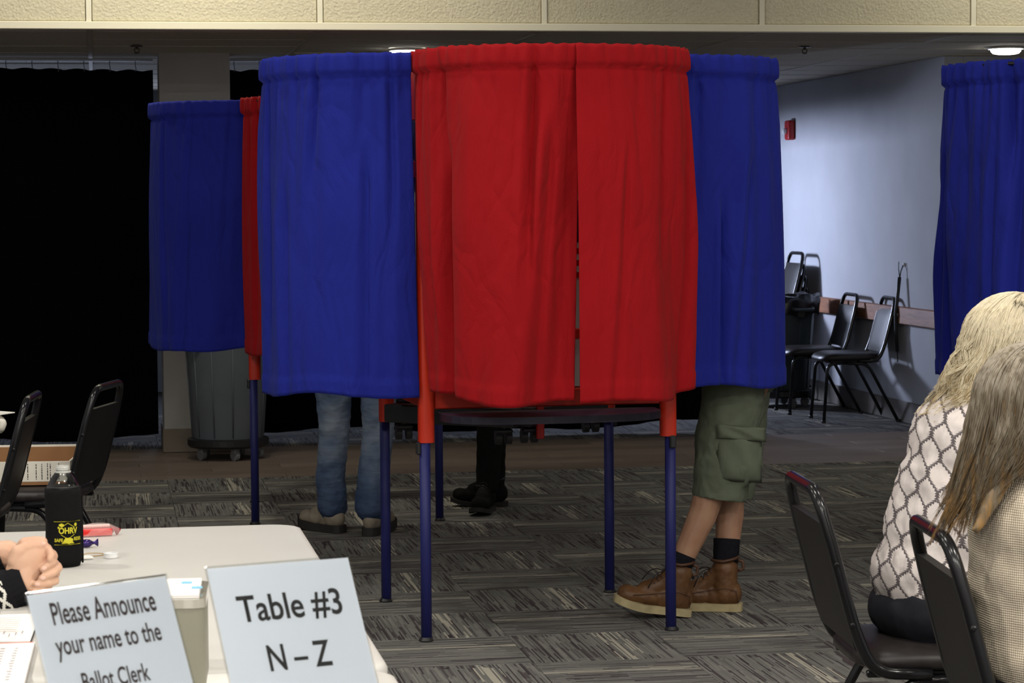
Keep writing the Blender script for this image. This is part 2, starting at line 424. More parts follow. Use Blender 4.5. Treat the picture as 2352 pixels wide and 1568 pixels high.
# fire alarm on right wall
t = empty('fire_alarm', (5.228, 18.2, 2.005), 'red wall mounted fire alarm strobe with a clear lens', 'fire alarm')
bm = BMN(); box(bm, (-.055, -.06, -.075), (-.001, .06, .075), .018, seg=3); obj('housing', bm, mat('alarm_red', srgb(170, 32, 36), .35), t, True)
bm = BMN(); box(bm, (-.085, -.028, -.03), (-.056, .028, .012), .008, seg=2); obj('strobe_lens', bm, mat('strobe_lens', srgb(225, 228, 232), .15), t, True)
# cord hanging on the wall
t = empty('hanging_cord', (5.2, 15.56, .4), 'black cord hanging down the right wall over the wooden rail', 'cord')
M_BLACK = mat('black_rubber', (.012, .012, .014), .5)
pts = [(.004-.012*math.sin(k*.4), -.006*math.sin(k*.55)+.0, .08+k*.043) for k in range(13)]
pts = [(x-.035 if .2 < z < .4 else x-.004, y, z) for x, y, z in pts]
bm = BMN(); tube(bm, [(-.02, .012, .07), (-.03, .004, .2), (-.036, -.004, .32), (-.02, 0, .45), (-.008, .002, .56)], .0125, 8); obj('cord_sleeve', bm, M_BLACK, t, True)
bm = BMN(); tube(bm, [(-.008, .002, .55), (0, -.002, .6), (.018, .004, .64)], .004, 6); obj('wire_end', bm, M_BLACK, t, True)
bm = BMN(); tube(bm, [(-.008, .002, .56), (-.012, .012, .62), (-.008, .02, .66)], .003, 6); obj('wire_end', bm, M_BLACK, t, True)
bm = BMN(); tube(bm, [(-.02, .012, .08), (-.018, .008, .0)], .004, 6); obj('wire_end', bm, M_BLACK, t, True)
bm = BMN(); box(bm, (.016, -.008, .628), (.0275, .012, .654), .003); obj('wall_hook', bm, mat('hook', srgb(205, 208, 212), .4), t)
# ------------------------------------------------------------------ dark drapes
def drape(name, x0, x1, label, y=15.3, z0=.05, z1=2.30, seed=1):
    rnd = random.Random(seed); n = int((x1-x0)/.02); m = 26
    ph = [rnd.uniform(0, 6.3) for _ in range(5)]
    bm = BMN(); g = []
    for j in range(m+1):
        v = j/m; row = []
        for i in range(n+1):
            x = x0+(x1-x0)*i/n
            f = (.018*math.sin(x*17+ph[0]+.6*math.sin(x*3+ph[1]))+.010*math.sin(x*41+ph[2]))*(.45+.8*v)+.02*math.sin(x*2.2+ph[3]+v)
            zt = z1-.012*(1-abs(math.cos((x-x0)*PI/.155)))-.006*math.sin(x*3)
            zb = z0+.018*math.sin(x*2.4+ph[4])+.012*math.sin(x*6.1+ph[1])
            row.append(bm.verts.new((x, y+f, zt+(zb-zt)*v)))
        g.append(row)
    for j in range(m):
        for i in range(n): bm.faces.new((g[j][i], g[j][i+1], g[j+1][i+1], g[j+1][i]))
    root = empty(name, ((x0+x1)/2, y, 0), label, 'curtain')
    o = obj('cloth', bm, M_DRAPE, None, True)
    o.parent = root; o.matrix_parent_inverse = Matrix.Translation(root.location).inverted()
    so = o.modifiers.new('thick', 'SOLIDIFY'); so.thickness = .004
    k = 0; x = x0+.04
    while x < x1:
        bm = BMN(); tube(bm, [(x, y-.004, z1-.018), (x+.004, y-.012, z1-.004), (x, y-.006, z1+.012), (x-.002, y, z1+.035), (x, y, 2.352)], .0028, 6)
        h = obj('curtain_hook', bm, M_HOOK, None, True); h.parent = root; h.matrix_parent_inverse = Matrix.Translation(root.location).inverted()
        x += .155; k += 1
    bm = BMN(); box(bm, (x0, y-.012, 2.346), (x1, y+.012, 2.357)); h = obj('curtain_track', bm, M_HOOK, None); h.parent = root; h.matrix_parent_inverse = Matrix.Translation(root.location).inverted()
M_DRAPE = mat('blackout_cloth', (.0035, .0035, .0045), .95, spec=.08); M_HOOK = mat('hook_steel', srgb(140, 145, 152), .4, .7)
drape('blackout_drape', -2.9, .345, 'black blackout drape hung left of the painted column', seed=2)
drape('blackout_drape', .80, 4.0, 'black blackout drape hung right of the column behind the booths', seed=5)
# ------------------------------------------------------------------ voting booths
def cloth_mat(name, c, c2, hi):
    m = mat(name, c, .85, spec=.2); n = NB(m); co = n.coord('Object')
    b = m.node_tree.nodes['Principled BSDF']; b.inputs['Sheen Weight'].default_value = .08; b.inputs['Sheen Roughness'].default_value = .5
    b.inputs['Sheen Tint'].default_value = (*hi, 1)
    a = n.noise(co, 2.5, 4); n.color(n.ramp(a, [(.3, c), (.7, c2)]))
    # pressed-in diagonal creases and fine crumple
    w1 = n.noise(co, 1.6, 3, .5, 1)
    v1 = n.new('ShaderNodeVectorMath', operation='MULTIPLY_ADD'); n.l.new(w1, v1.inputs[0]); v1.inputs[1].default_value = (.35, .35, .35); n.l.new(co, v1.inputs[2])
    def crease(rot, sc):
        q = n.new('ShaderNodeTexVoronoi', feature='DISTANCE_TO_EDGE'); n.l.new(n.mapping(v1.outputs[0], sc, rot), q.inputs['Vector']); q.inputs['Scale'].default_value = 1
        return n.math('MINIMUM', n.math('MULTIPLY', q.outputs[0], 9.0), 1.0)
    h = n.math('ADD', n.math('MULTIPLY', crease((.3, .45, .2), (7, 7, 1.5)), .45), n.math('MULTIPLY', crease((-.5, -.6, .4), (8, 8, 2.0)), .35))
    h = n.math('ADD', h, n.math('MULTIPLY', n.noise(n.mapping(v1.outputs[0], (9, 9, 2.2), (.3, .5, 0)), 1.3, 4, .6), 1.6))
    h = n.math('ADD', h, n.math('MULTIPLY', n.noise(co, 700, 1), .12))
    n.bump(h, .85, .006); return m
M_RED = cloth_mat('red_cloth', srgb(154, 11, 20), srgb(164, 14, 23), (1, .3, .2)); M_BLUE = cloth_mat('blue_cloth', srgb(26, 35, 132), srgb(30, 40, 142), (.35, .45, 1))
M_ORANGE = mat('orange_red_enamel', srgb(205, 46, 16), .38); M_LEG = mat('blue_leg_paint', srgb(28, 32, 98), .6); M_SHELF = simple_noise('purple_laminate', srgb(62, 50, 76), srgb(74, 60, 84), 30, .4, spec=.4)
M_SHELFE = mat('dark_edge_band', srgb(34, 30, 46), .5); M_BLK = mat('black_plastic', (.014, .014, .016), .45); M_WPAN = mat('white_panel', srgb(214, 210, 206), .55); M_NAVY = mat('navy_print', srgb(28, 30, 66), .5); M_REDP = mat('red_print', srgb(184, 26, 24), .5); M_ROD = mat('black_rod', (.012, .012, .012), .35)
A_, B_ = .443, .475
def arc_tab():
    ths = np.linspace(0, PI, 400); x = -A_*np.sign(np.cos(ths))*np.abs(np.cos(ths))**.86; y = -.425-B_*np.abs(np.sin(ths))**.86
    s = np.concatenate([[0], np.cumsum(np.hypot(np.diff(x), np.diff(y)))]); s /= s[-1]
    return s, x, y
_S, _X, _Y = arc_tab()
BOW = .965; ROD = 1.943
def arc(t):
    x, y, nx, ny = arc0(t); return x, -.425+(y+.425)*BOW, nx, ny
def arc0(t):
    x = float(np.interp(t, _S, _X)); y = float(np.interp(t, _S, _Y))
    e = .004; x1 = float(np.interp(min(t+e, 1), _S, _X)); y1 = float(np.interp(min(t+e, 1), _S, _Y)); x0 = float(np.interp(max(t-e, 0), _S, _X)); y0 = float(np.interp(max(t-e, 0), _S, _Y))
    tx, ty = x1-x0, y1-y0; L = math.hypot(tx, ty) or 1
    return x, y, ty/L, -tx/L        # point and outward normal
def booth_curtain(name, t0, t1, m, parent, seed, zt=1.957, zb=.80, b0=0.0, b1=0.0, inner0=0, inner1=0, pull0=0.0, pull1=0.0, gather=1.0, folds=1.0, drop=0.0):
    """cloth hung from the bowed rod between t0 and t1; b0, b1 slide the bottom corners along the rod"""
    rnd = random.Random(seed); n = max(60, int((t1-t0)*330)); mm = 90
    P = [rnd.uniform(0, 6.28) for _ in range(12)]
    bm = BMN(); g = []
    slant = [rnd.uniform(-.10, .10) for _ in range(4)]
    PL = []
    for k in range(int((t1-t0)*13)):
        up = rnd.random() < .6
        PL.append((1.5*rnd.uniform(t0+.05, t1-.04), rnd.uniform(.012, .026), rnd.uniform(.012, .026), rnd.uniform(-.09, .05), 0.0 if up else rnd.uniform(.2, .5), rnd.uniform(.45, 1.1) if up else 1.3))
    for j in range(mm+1):
        v = j/mm; row = []
        vv = v**1.0
        for i in range(n+1):
            u = i/n
            t = t0+(t1-t0)*u+(b0*(1-u)+b1*u)*vv**1.2
            x, y, nx, ny = arc(min(max(t, 0), 1))
            if t < 0: x -= 0; y += (-t)*1.0
            s = (t0+(t1-t0)*u)*1.5                       # metres along
            top = math.exp(-v*4.5)
            # tight gathers near the rod
            ru = (.0060*math.sin(s*70+P[0]+2.5*math.sin(s*9+P[1]))+.0032*math.sin(s*131+P[2]+1.5*math.sin(s*13)))*gather
            env = .5+.5*math.sin(s*4.3+P[3])
            d = ru*(top*1.0)*(0.35+env)
            # hanging folds, drifting sideways as they fall
            f = 0
            for k, (fr, am) in enumerate(((13, .021), (26, .014), (47, .0065), (83, .0024))):
                ph = s*fr+P[4+k]+slant[k]*fr*v*1.2+.5*math.sin(v*2.2+P[8+k])
                w = math.sin(ph); w = (w*abs(w)**.3 if k < 2 else w)*(.55+.45*math.sin(s*(3.1+k)+P[9-k]+v*.8))
                f += am*w*((.45+.55*v) if k < 2 else (1-.55*v))
            d += 1.35*f*folds*(.2+.8*min(1, v*5))
            for (sk, wk, dk, sl_, a0, a1) in PL:
                q_ = (s-sk-sl_*v)/(wk*(.7+.6*v)); e_ = max(0, min(1, (v-a0)*8+.15))*max(0, min(1, (a1-v)*4))
                if abs(q_) < 3: d -= folds*dk*e_*math.exp(-q_*q_)-folds*dk*.45*e_*math.exp(-(q_+1.7)**2)
            # outward flare and a slight belly
            ed = min(1, (min(t, 1-t)+.004)/.07); d *= ed; d += (.018*v+.012*math.sin(v*PI))*ed
            # turned-in edges at the slit
            if inner0: d -= inner0*max(0, 1-u*(t1-t0)*1.5/.11)**1.4*(.35+.65*min(1, v*2.5))
            if inner1: d -= inner1*max(0, 1-(1-u)*(t1-t0)*1.5/.11)**1.4*(.35+.65*min(1, v*2.5))
            z = zt+(zb-zt)*v
            # rod pocket: a roll over the rod, a stitched seam below
            dz = zt-z
            if dz < .075:
                q = dz/.075
                d += .009+.006*math.sqrt(max(0, 1-(2*q-.9)**2)) if q < .95 else .009*max(0, 1-(q-.95)*20)
                d += .003*math.sin(s*130+P[9])*gather*(1-q)
            if abs(dz-.076) < .009: d -= .004
            z += (.0013*math.sin(s*150+P[5])+.0009*math.sin(s*97+P[6]))*gather*max(0, 1-v*14)
            # hem: slightly proud band and a wavy lower edge
            if z < zb+.058: d += .0035
            z += v**6*(.010*math.sin(s*7+P[6])+.006*math.sin(s*15+P[7])-drop*(u-.5))
            x += v**2.2*(pull0*max(0, 1-u/.6)+pull1*max(0, 1-(1-u)/.6))
            row.append(bm.verts.new((x+nx*d, y+ny*d, z)))
        g.append(row)
    for j in range(mm):
        for i in range(n): bm.faces.new((g[j][i], g[j][i+1], g[j+1][i+1], g[j+1][i]))
    o = obj(name, bm, m, parent, True)
    so = o.modifiers.new('thick', 'SOLIDIFY'); so.thickness = .0025; so.offset = -1
    return o
def rounded(w, d, r, n=4, x0=0, y0=0):
    out = []
    for cx, cy, a0 in ((w/2-r, d/2-r, 0), (-w/2+r, d/2-r, PI/2), (-w/2+r, -d/2+r, PI), (w/2-r, -d/2+r, 1.5*PI)):
        for k in range(n+1):
            a = a0+PI/2*k/n; out.append((x0+cx+r*math.cos(a), y0+cy+r*math.sin(a)))
    return out
def Rz(a): return Matrix.Rotation(a, 4, 'Z')
def make_booth(loc, rz, label, cfg, group=None, casters=True):
    root = empty('voting_booth', loc, label, 'voting booth', rz)
    h = .425
    for q in range(4):
        R = Rz(q*PI/2)
        # post at the left end of the face that looks along -y
        bm = BMN(); prism(bm, rounded(.054, .054, .019, 4, -h+.008, -h+.008), .665, 1.94, R)
        p = autosmooth(obj('post', bm, M_ORANGE, root))
        bm = BMN(); tube(bm, [R @ Vector((-h+.002, -h+.002, .012)), R @ Vector((-h+.002, -h+.002, .70))], .0185, 16); obj('leg', bm, M_LEG, root, True)
        bm = BMN(); c = R @ Vector((-h, -h, 0)); lathe(bm, [(.024, 0.0), (.025, .004), (.018, .014)], 16, (c.x, c.y, 0)); obj('foot', bm, M_BLK, root)
        bm = BMN(); box(bm, (-h-.028, -h-.012, .625), (-h-.012, -h+.010, .668), .004, R); obj('leg_latch', bm, M_BLK, root)
        # rails, panel and printed bands of this face
        bm = BMN(); box(bm, (-h+.036, -h+.002, .775), (h-.036, -h+.03, .835), .004, R); obj('rail', bm, M_ORANGE, root)
        bm = BMN(); box(bm, (-h+.036, -h+.002, 1.0), (h-.036, -h+.026, 1.035), .003, R); obj('rail', bm, M_ORANGE, root)
        bm = BMN(); box(bm, (-h+.036, -h+.008, .84), (h-.036, -h+.02, 1.60), .002, R); pan = obj('panel', bm, M_WPAN, root)
        bm = BMN(); box(bm, (-h+.036, -h+.006, 1.74), (h-.036, -h+.022, 1.925), .002, R); obj('header_panel', bm, M_REDP, root)
        bm = BMN(); box(bm, (-h+.036, -h+.007, 1.605), (h-.036, -h+.021, 1.738), .002, R); obj('banner_panel', bm, M_NAVY, root)
        bm = BMN(); box(bm, (-h+.036, -h+.000, 1.545), (h-.036, -h+.007, 1.60), .002, R); obj('rail', bm, M_REDP, root)
        bm = BMN(); box(bm, (-h+.036, -h-.001, 1.532), (h-.036, -h+.006, 1.543), .001, R); obj('rail_gasket', bm, M_BLK, root)
        # flag print on the panel
        bm = BMN(); faces = []
        fx0, fx1, fz0, fz1 = -.24, .24, 1.205, 1.465; st = (fz1-fz0)/13
        def quad(x0, x1, z0, z1, mi, dy=0):
            vs = [bm.verts.new(R @ Vector(c)) for c in ((x0, -h+.0072-dy, z0), (x1, -h+.0072-dy, z0), (x1, -h+.0072-dy, z1), (x0, -h+.0072-dy, z1))]
            bm.faces.new(vs).material_index = mi
        for k in range(13): quad(fx0, fx1, fz0+k*st, fz0+(k+1)*st, k % 2)
        quad(fx0, fx0+.36, fz0+6*st, fz1, 2, .0004)
        for a in range(17):
            for b in range(9):
                cx = fx0+.02+a*.02; cz = fz0+6*st+.012+b*.0155; s_ = .004
                vs = [bm.verts.new(R @ Vector((cx+s_*(1 if w % 2 else .42)*math.sin(w*PI/5), -h+.0064, cz+s_*(1 if w % 2 else .42)*math.cos(w*PI/5)))) for w in range(10)]
                bm.faces.new(vs).material_index = 1
        obj('flag_print', bm, None, pan, mats=[M_REDP, M_WPAN, M_NAVY])
        # writing shelf, bowed outwards
        if q % 2: continue_shelf = False
        else: continue_shelf = True
        dpt = .24; poly = [(-h+.05, -h+.034), (-h+.05, -h-.02)]
        for k in range(17):
            a = PI+PI*k/16; poly.append((.372*np.sign(math.cos(a))*abs(math.cos(a))**.62, -h-.02-(dpt-.02)*abs(math.sin(a))**.8))
        poly += [(h-.05, -h-.02), (h-.05, -h+.034)]
        cl = []
        for p_ in poly:
            if not cl or math.hypot(p_[0]-cl[-1][0], p_[1]-cl[-1][1]) > .004: cl.append((float(p_[0]), float(p_[1])))
        bm = BMN(); vs = prism(bm, cl, .738, .762, R)
        for f in bm.faces:
            if abs(f.normal.z) < .5: f.material_index = 1
        bm.normal_update()
        for f in bm.faces: f.material_index = 0 if f.normal.z > .5 else 1
        if continue_shelf: obj('writing_shelf', bm, None, root, mats=[M_SHELF, M_SHELFE])
        else: bm.free()
        # bowed rod
        bm = BMN(); pts = []
        for k in range(41):
            x, y, nx, ny = arc(k/40); pts.append(R @ Vector((x, y, ROD)))
        pts = [R @ Vector((-h+.005, -h+.0, 1.93))]+pts+[R @ Vector((h-.005, -h+.0, 1.93))]
        tube(bm, pts, .007, 8); obj('curtain_rod', bm, M_ROD, root, True)
        m = M_RED if q % 2 == 0 else M_BLUE
        for spec in cfg[q]:
            c = booth_curtain('curtain', parent=root, m=m, **spec)
            c.data.transform(R)
    if casters:
        # folded underframe with double casters below the shelves
        Ri = Rz(-rz)
        def loc_(x, y): v = Ri @ (Vector((x, y, 0))-Vector((loc[0], loc[1], 0))); return v.x, v.y
        for (ax, ay), (bx_, by) in ((((1.055, 8.63), (1.37, 8.37))), ((1.466, 8.40), (1.752, 8.74))):
            a = Vector((*loc_(ax, ay), .72)); b = Vector((*loc_(bx_, by), .72)); d = (b-a); ang = math.atan2(d.y, d.x)
            bm = BMN(); box(bm, (-d.length/2-.06, -.04, -.032), (d.length/2+.06, .04, .032), .005, Matrix.Translation((a+b)/2) @ Rz(ang)); obj('underframe', bm, M_BLK, root)
            for p in (a, b):
                bm = BMN(); Mx = Matrix.Translation((p.x, p.y, .655))
                tube(bm, [Mx @ Vector((0, 0, .02)), Mx @ Vector((0, 0, .045))], .008, 8)
                for s in (-1, 1):
                    tube(bm, [Mx @ Vector((s*.008, .012, -.004)), Mx @ Vector((s*.028, .012, -.004))], .026, 18)
                box(bm, (-.03, -.016, .008), (.03, .02, .026), .006, Mx)
                obj('caster', bm, M_BLK, root)
        bm = BMN(); x, y = loc_(1.497, 8.37); box(bm, (x-.013, y-.012, .643), (x+.013, y+.012, .76), .003); obj('red_strap', bm, M_REDP, root)
    return root
full = lambda sd, **k: [dict(t0=.0, t1=1.0, seed=sd, **k)]
make_booth((1.463, 8.542, 0), rad(2.5), 'front voting booth with a split red curtain facing us and blue side curtains',
    {0: [dict(t0=.004, t1=.51, seed=11, b0=.02, pull0=.055, b1=-.02, inner1=.045, gather=1.3, folds=1.25, zb=.832, drop=.02), dict(t0=.492, t1=1.0, seed=23, b0=.004, b1=.0, gather=1.1, folds=.9, zb=.832, drop=-.03)],
     1: full(31, zb=.825, folds=1.1, gather=1.3, zt=1.953), 2: full(41), 3: [dict(t0=.0, t1=.974, seed=57, zb=.815, b1=.012, folds=.75, gather=.9, drop=-.01, zt=1.953)]})
BOW = .96; ROD = 1.922
make_booth((1.136, 11.668, 0), rad(-3.5), 'voting booth further back at left, blue curtain and a red edge showing',
    {0: full(61, b0=.03, zt=1.94), 1: full(71, zt=1.94), 2: full(73, zt=1.94), 3: full(77, folds=.55, gather=.6, drop=0, zt=1.935)}, casters=False)
BOW = 1.0; ROD = 1.943
make_booth((4.035, 8.75, 0), rad(2.5), 'four sided voting booth cut by the right edge with a blue curtain showing',
    {0: full(83), 1: full(85), 2: full(87), 3: full(90, folds=1.3, gather=1.6, zb=.79)}, casters=False)
# ------------------------------------------------------------------ stacking chairs
M_CHROME = mat('black_gloss_tube', (.010, .010, .011), .22, spec=.42); M_VINYL = simple_noise('dark_vinyl', (.0085, .0075, .007), (.012, .010, .009), 40, .5, .3, 900, .0008, spec=.35)
M_SEATV = simple_noise('seat_vinyl', (.022, .018, .018), (.03, .025, .025), 40, .38, .3, 900, .0008, spec=.4)
CH = 1.0
def make_chair(loc, rz, label, group=None):
    root = empty('stacking_chair', loc, label, 'chair', rz, group)
    # back frame: inverted U leaning back, its lower ends bending forward under the seat
    w = .20
    def bk(z): return -.175-(z-.44)*.262           # x of the back at height z
    U = [(-.02, -w, .405), (-.15, -w, .41), (bk(.50), -w, .50), (bk(.70), -w*.98, .70), (bk(.815), -w*.86, .815), (bk(.815), w*.86, .815), (bk(.70), w*.98, .70), (bk(.50), w, .50), (-.15, w, .41), (-.02, w, .405)]
    pts = fillet(U[:4], .07)+fillet([U[3], U[4], U[5], U[6]], .10, 9)[1:-1]+fillet(U[6:], .07)
    bm = BMN(); tube(bm, pts, .0135, 10); obj('back_frame', bm, M_CHROME, root, True)
    # upholstered back panel
    z0, z1 = .463, .742
    n, k = 12, 12; rows = []
    bm = BMN()
    for side in (1, -1):
        g = []
        for j in range(k+1):
            z = z0+(z1-z0)*j/k; row = []
            for i in range(n+1):
                u = -1+2*i/n; yy = u*(w*.985-.004)
                bul = (1-abs(u)**4)*(1-abs(2*j/k-1)**4)
                th = (.010+.012*bul) if side == 1 else (.010+.003*bul)
                row.append(bm.verts.new((bk(z)+side*th, yy, z)))
            g.append(row)
        for j in range(k):
            for i in range(n):
                f = (g[j][i], g[j][i+1], g[j+1][i+1], g[j+1][i])
                bm.faces.new(f if side == -1 else tuple(reversed(f)))
        rows.append(g)
    F, B = rows
    for i in range(n):
        bm.faces.new((F[0][i], F[0][i+1], B[0][i+1], B[0][i])); bm.faces.new((B[k][i], B[k][i+1], F[k][i+1], F[k][i]))
    for j in range(k):
        bm.faces.new((B[j][0], B[j+1][0], F[j+1][0], F[j][0])); bm.faces.new((F[j][n], F[j+1][n], B[j+1][n], B[j][n]))
    bmesh.ops.recalc_face_normals(bm, faces=bm.faces)
    bp = autosmooth(obj('backrest', bm, M_VINYL, root), 50)
    for sy in (-1, 1):
        for z in (.52, .655):
            bm = BMN(); lathe(bm, [(.006, 0), (.006, .002), (.003, .0035)], 10); o = obj('rivet', bm, M_CHROME, bp)
            o.matrix_local = Matrix.Translation((bk(z)-.004, sy*(w+.0125), z)) @ Matrix.Rotation(-sy*PI/2, 4, 'X')
    # seat cushion
    bm = BMN(); g = []
    for ring, (s_, z) in enumerate(((.93, .412), (1.0, .420), (1.0, .437), (.94, .452), (.75, .461), (.4, .465))):
        row = []
        for q in range(32):
            a = 2*PI*q/32; c_, s2 = math.cos(a), math.sin(a)
            r = 1/((abs(c_)**5+abs(s2)**5)**.2)
            x = .025+.205*r*c_*s_; y = .205*r*s2*s_*(1-.06*(1 if c_ < 0 else 0)*abs(c_))
            row.append(bm.verts.new((x, y, z-(.012*max(0, (x-.12)/.1)**2))))
        g.append(row)
    for j in range(5):
        for q in range(32): bm.faces.new((g[j][q], g[j][(q+1) % 32], g[j+1][(q+1) % 32], g[j+1][q]))
    bm.faces.new(list(reversed(g[0]))); bm.faces.new(g[-1])
    obj('seat', bm, M_SEATV, root, True)
    bm = BMN(); box(bm, (-.16, -.18, .396), (.2, -.16, .411), .003); box(bm, (-.16, .16, .396), (.2, .18, .411), .003); box(bm, (.16, -.18, .396), (.182, .18, .411), .003); box(bm, (-.12, -.18, .396), (-.098, .18, .411), .003); obj('seat_frame', bm, M_CHROME, root)
    for sy in (-1, 1):
        bm = BMN(); tube(bm, fillet([(.05, sy*.175, .395), (.185, sy*.18, .39), (.215, sy*.195, .004)], .05), .0115, 10); obj('leg', bm, M_CHROME, root, True)
        bm = BMN(); tube(bm, fillet([(.06, sy*.19, .392), (-.08, sy*.195, .388), (-.285, sy*.20, .004)], .05), .0115, 10); obj('leg', bm, M_CHROME, root, True)
        for x, y in ((.215, .195), (-.285, .20)):
            bm = BMN(); lathe(bm, [(.0145, 0), (.0145, .016), (.012, .02)], 12, (x, sy*y, 0)); obj('glide', bm, M_BLK, root)
    return root
C0 = make_chair((1.845, 5.385, 0), rad(-5.5), 'black chair the blonde person in the patterned blouse sits on')
def chair(loc, rz, label, group=None):
    c = copy_tree(C0); c.location = loc; c.rotation_euler = (0, 0, rz); c['label'] = label
    if group: c['group'] = group
    return c
chair((1.86, 4.54, 0), rad(-7.5), 'black chair in front at the right, behind the person in the cream sweater')
chair((4.93, 15.83, 0), rad(176), 'empty black chair against the right wall, nearer of the two in front of the bin')
chair((4.88, 16.5, 0), rad(178), 'empty black chair against the right wall, further one, half hidden behind its neighbour')
for k in range(4):
    chair((4.89-.012*k, 17.75, .001+.088*k), rad(180), ['bottom', 'second from bottom', 'third from bottom', 'topmost'][k]+' black chair of the stack behind the trash bin at the right wall', 'chairs stacked behind the trash bin')
chair((-.235, 9.04, 0), rad(164), 'black chair across the table turned away, carton lying on its seat')
chair((-.50, 8.52, 0), rad(174), 'black chair seen edge on, left of the chair with the carton')
chair((-.66, 6.95, 0), rad(176), 'black chair at the left edge of the photo, only its top corner showing')
# ------------------------------------------------------------------ trash bins
def make_bin(loc, rz, label, body, r0_=.205, r1_=.245, h=.62, liner=False):
    root = empty('trash_bin', loc, label, 'trash bin', rz); z0 = .115
    bm = BMN()
    lathe(bm, [(r0_*.97, z0), (r0_, z0+.015), (r0_+(r1_-r0_)*.9, z0+h*.86), (r1_+.012, z0+h*.87), (r1_+.016, z0+h*.89), (r1_+.012, z0+h*.99), (r1_+.018, z0+h), (r1_-.004, z0+h), (r1_-.02, z0+h*.7), (r0_-.012, z0+.03)], 40)
    autosmooth(obj('body', bm, body, root), 35)
    for a in np.linspace(0, 2*PI, 12, endpoint=False):
        c, s = math.cos(a), math.sin(a); rb = r0_+.002; rt_ = r0_+(r1_-r0_)*.9
        bm = BMN(); tube(bm, [(rb*c, rb*s, z0+.02), (rt_*c, rt_*s, z0+h*.84)], .004, 6); obj('rib', bm, body, root, True)
    for a in (0, PI):
        bm = BMN(); R = Rz(a); tube(bm, fillet([R @ Vector((r1_+.005, -.09, z0+h*.9)), R @ Vector((r1_+.05, -.08, z0+h*.88)), R @ Vector((r1_+.05, .08, z0+h*.88)), R @ Vector((r1_+.005, .09, z0+h*.9))], .03), .012, 8); obj('handle', bm, body, root, True)
    bm = BMN(); lathe(bm, [(r0_*.9, .07), (r0_+.02, .072), (r0_+.03, .085), (r0_+.03, .118), (r0_+.012, .125)], 36); d = obj('dolly', bm, M_BLK, root)
    for k in range(5):
        a = 2*PI*k/5+.5; x, y = r0_*.86*math.cos(a), r0_*.86*math.sin(a)
        bm = BMN(); tube(bm, [(x-.012, y, .032), (x+.012, y, .032)], .031, 16); box(bm, (x-.018, y-.022, .04), (x+.018, y+.022, .075), .005)
        obj('caster', bm, M_CAST, d)
    if liner:
        rnd = random.Random(3); bm = BMN(); g = []
        for j, (rr_, z) in enumerate(((r1_-.03, z0+h-.12), (r1_-.012, z0+h+.012), (r1_+.03, z0+h+.02), (r1_+.036, z0+h-.03), (r1_+.03, z0+h-.12))):
            g.append([bm.verts.new(((rr_+.012*math.sin(11*a+j)+rnd.uniform(-.006, .006))*math.cos(a), (rr_+.012*math.sin(11*a+j)+rnd.uniform(-.006, .006))*math.sin(a), z+.014*math.sin(7*a+j*2)*(1 if j != 1 else .5))) for a in np.linspace(0, 2*PI, 64, endpoint=False)])
        for j in range(4):
            for i in range(64): bm.faces.new((g[j][i], g[j][(i+1) % 64], g[j+1][(i+1) % 64], g[j+1][i]))
        obj('liner', bm, mat('liner_film', (.012, .012, .013), .3), root, True)
    return root
M_CAST = mat('caster_grey', srgb(120, 122, 124), .5)
make_bin((.722, 14.30, 0), rad(35), 'round grey trash bin on a wheeled dolly in front of the column', simple_noise('grey_bin', srgb(98, 104, 112), srgb(91, 97, 105), 5, .65), h=.66)
make_bin((4.80, 17.05, 0), rad(110), 'dark round trash bin with a black liner at the right wall behind the chairs', simple_noise('dark_bin', srgb(62, 70, 74), srgb(54, 62, 66), 5, .45), h=.665, liner=True)
# ------------------------------------------------------------------ folding tables at the left
M_TABLE = simple_noise('table_plastic', srgb(204, 201, 196), srgb(197, 194, 189), 2.5, .42, .35, 1400, .0006, spec=.45)
M_TLEG = mat('table_leg_grey', srgb(92, 92, 94), .4, .5)
def make_table(x0, x1, y0, y1, label):
    cx, cy = (x0+x1)/2, (y0+y1)/2; w, d = x1-x0, y1-y0
    root = empty('folding_table', (cx, cy, 0), label, 'table')
    bm = BMN(); rings = []
    for s, z in ((-.012, .699), (0, .703), (0, .728), (-.004, .735), (-.011, .7385), (-.018, .74)):
        rings.append([bm.verts.new((x, y, z)) for x, y in rounded(w+2*s, d+2*s, .055, 8)])
    n = len(rings[0])
    for i in range(len(rings)-1):
        for k in range(n): bm.faces.new((rings[i][k], rings[i][(k+1) % n], rings[i+1][(k+1) % n], rings[i+1][k]))
    bm.faces.new(list(reversed(rings[0]))); bm.faces.new(rings[-1]); autosmooth(obj('tabletop', bm, M_TABLE, root), 50)
    for sy in (-1, 1):
        y = sy*(d/2-.22)
        for sx in (-1, 1):
            x = sx*(w/2-.11); bm = BMN(); tube(bm, [(x, y, .004), (x, y, .698)], .014, 10); obj('leg', bm, M_TLEG, root, True)
        bm = BMN(); tube(bm, [(-(w/2-.11), y, .16), (w/2-.11, y, .16)], .011, 8); obj('leg_crossbar', bm, M_TLEG, root, True)
        bm = BMN(); tube(bm, [(0, y, .16), (0, y-sy*.42, .69)], .009, 8); obj('leg_brace', bm, M_TLEG, root, True)
    return root
make_table(-.33, .437, 3.768, 5.525, 'white plastic folding table holding the bottle and candy')
make_table(-.33, .437, 1.98, 3.756, 'white plastic folding table nearest to us carrying the two lettered signs')
make_table(-1.15, -.345, 7.25, 8.15, 'white folding table beyond the left edge, only the bag on it showing')
TZ = .7402
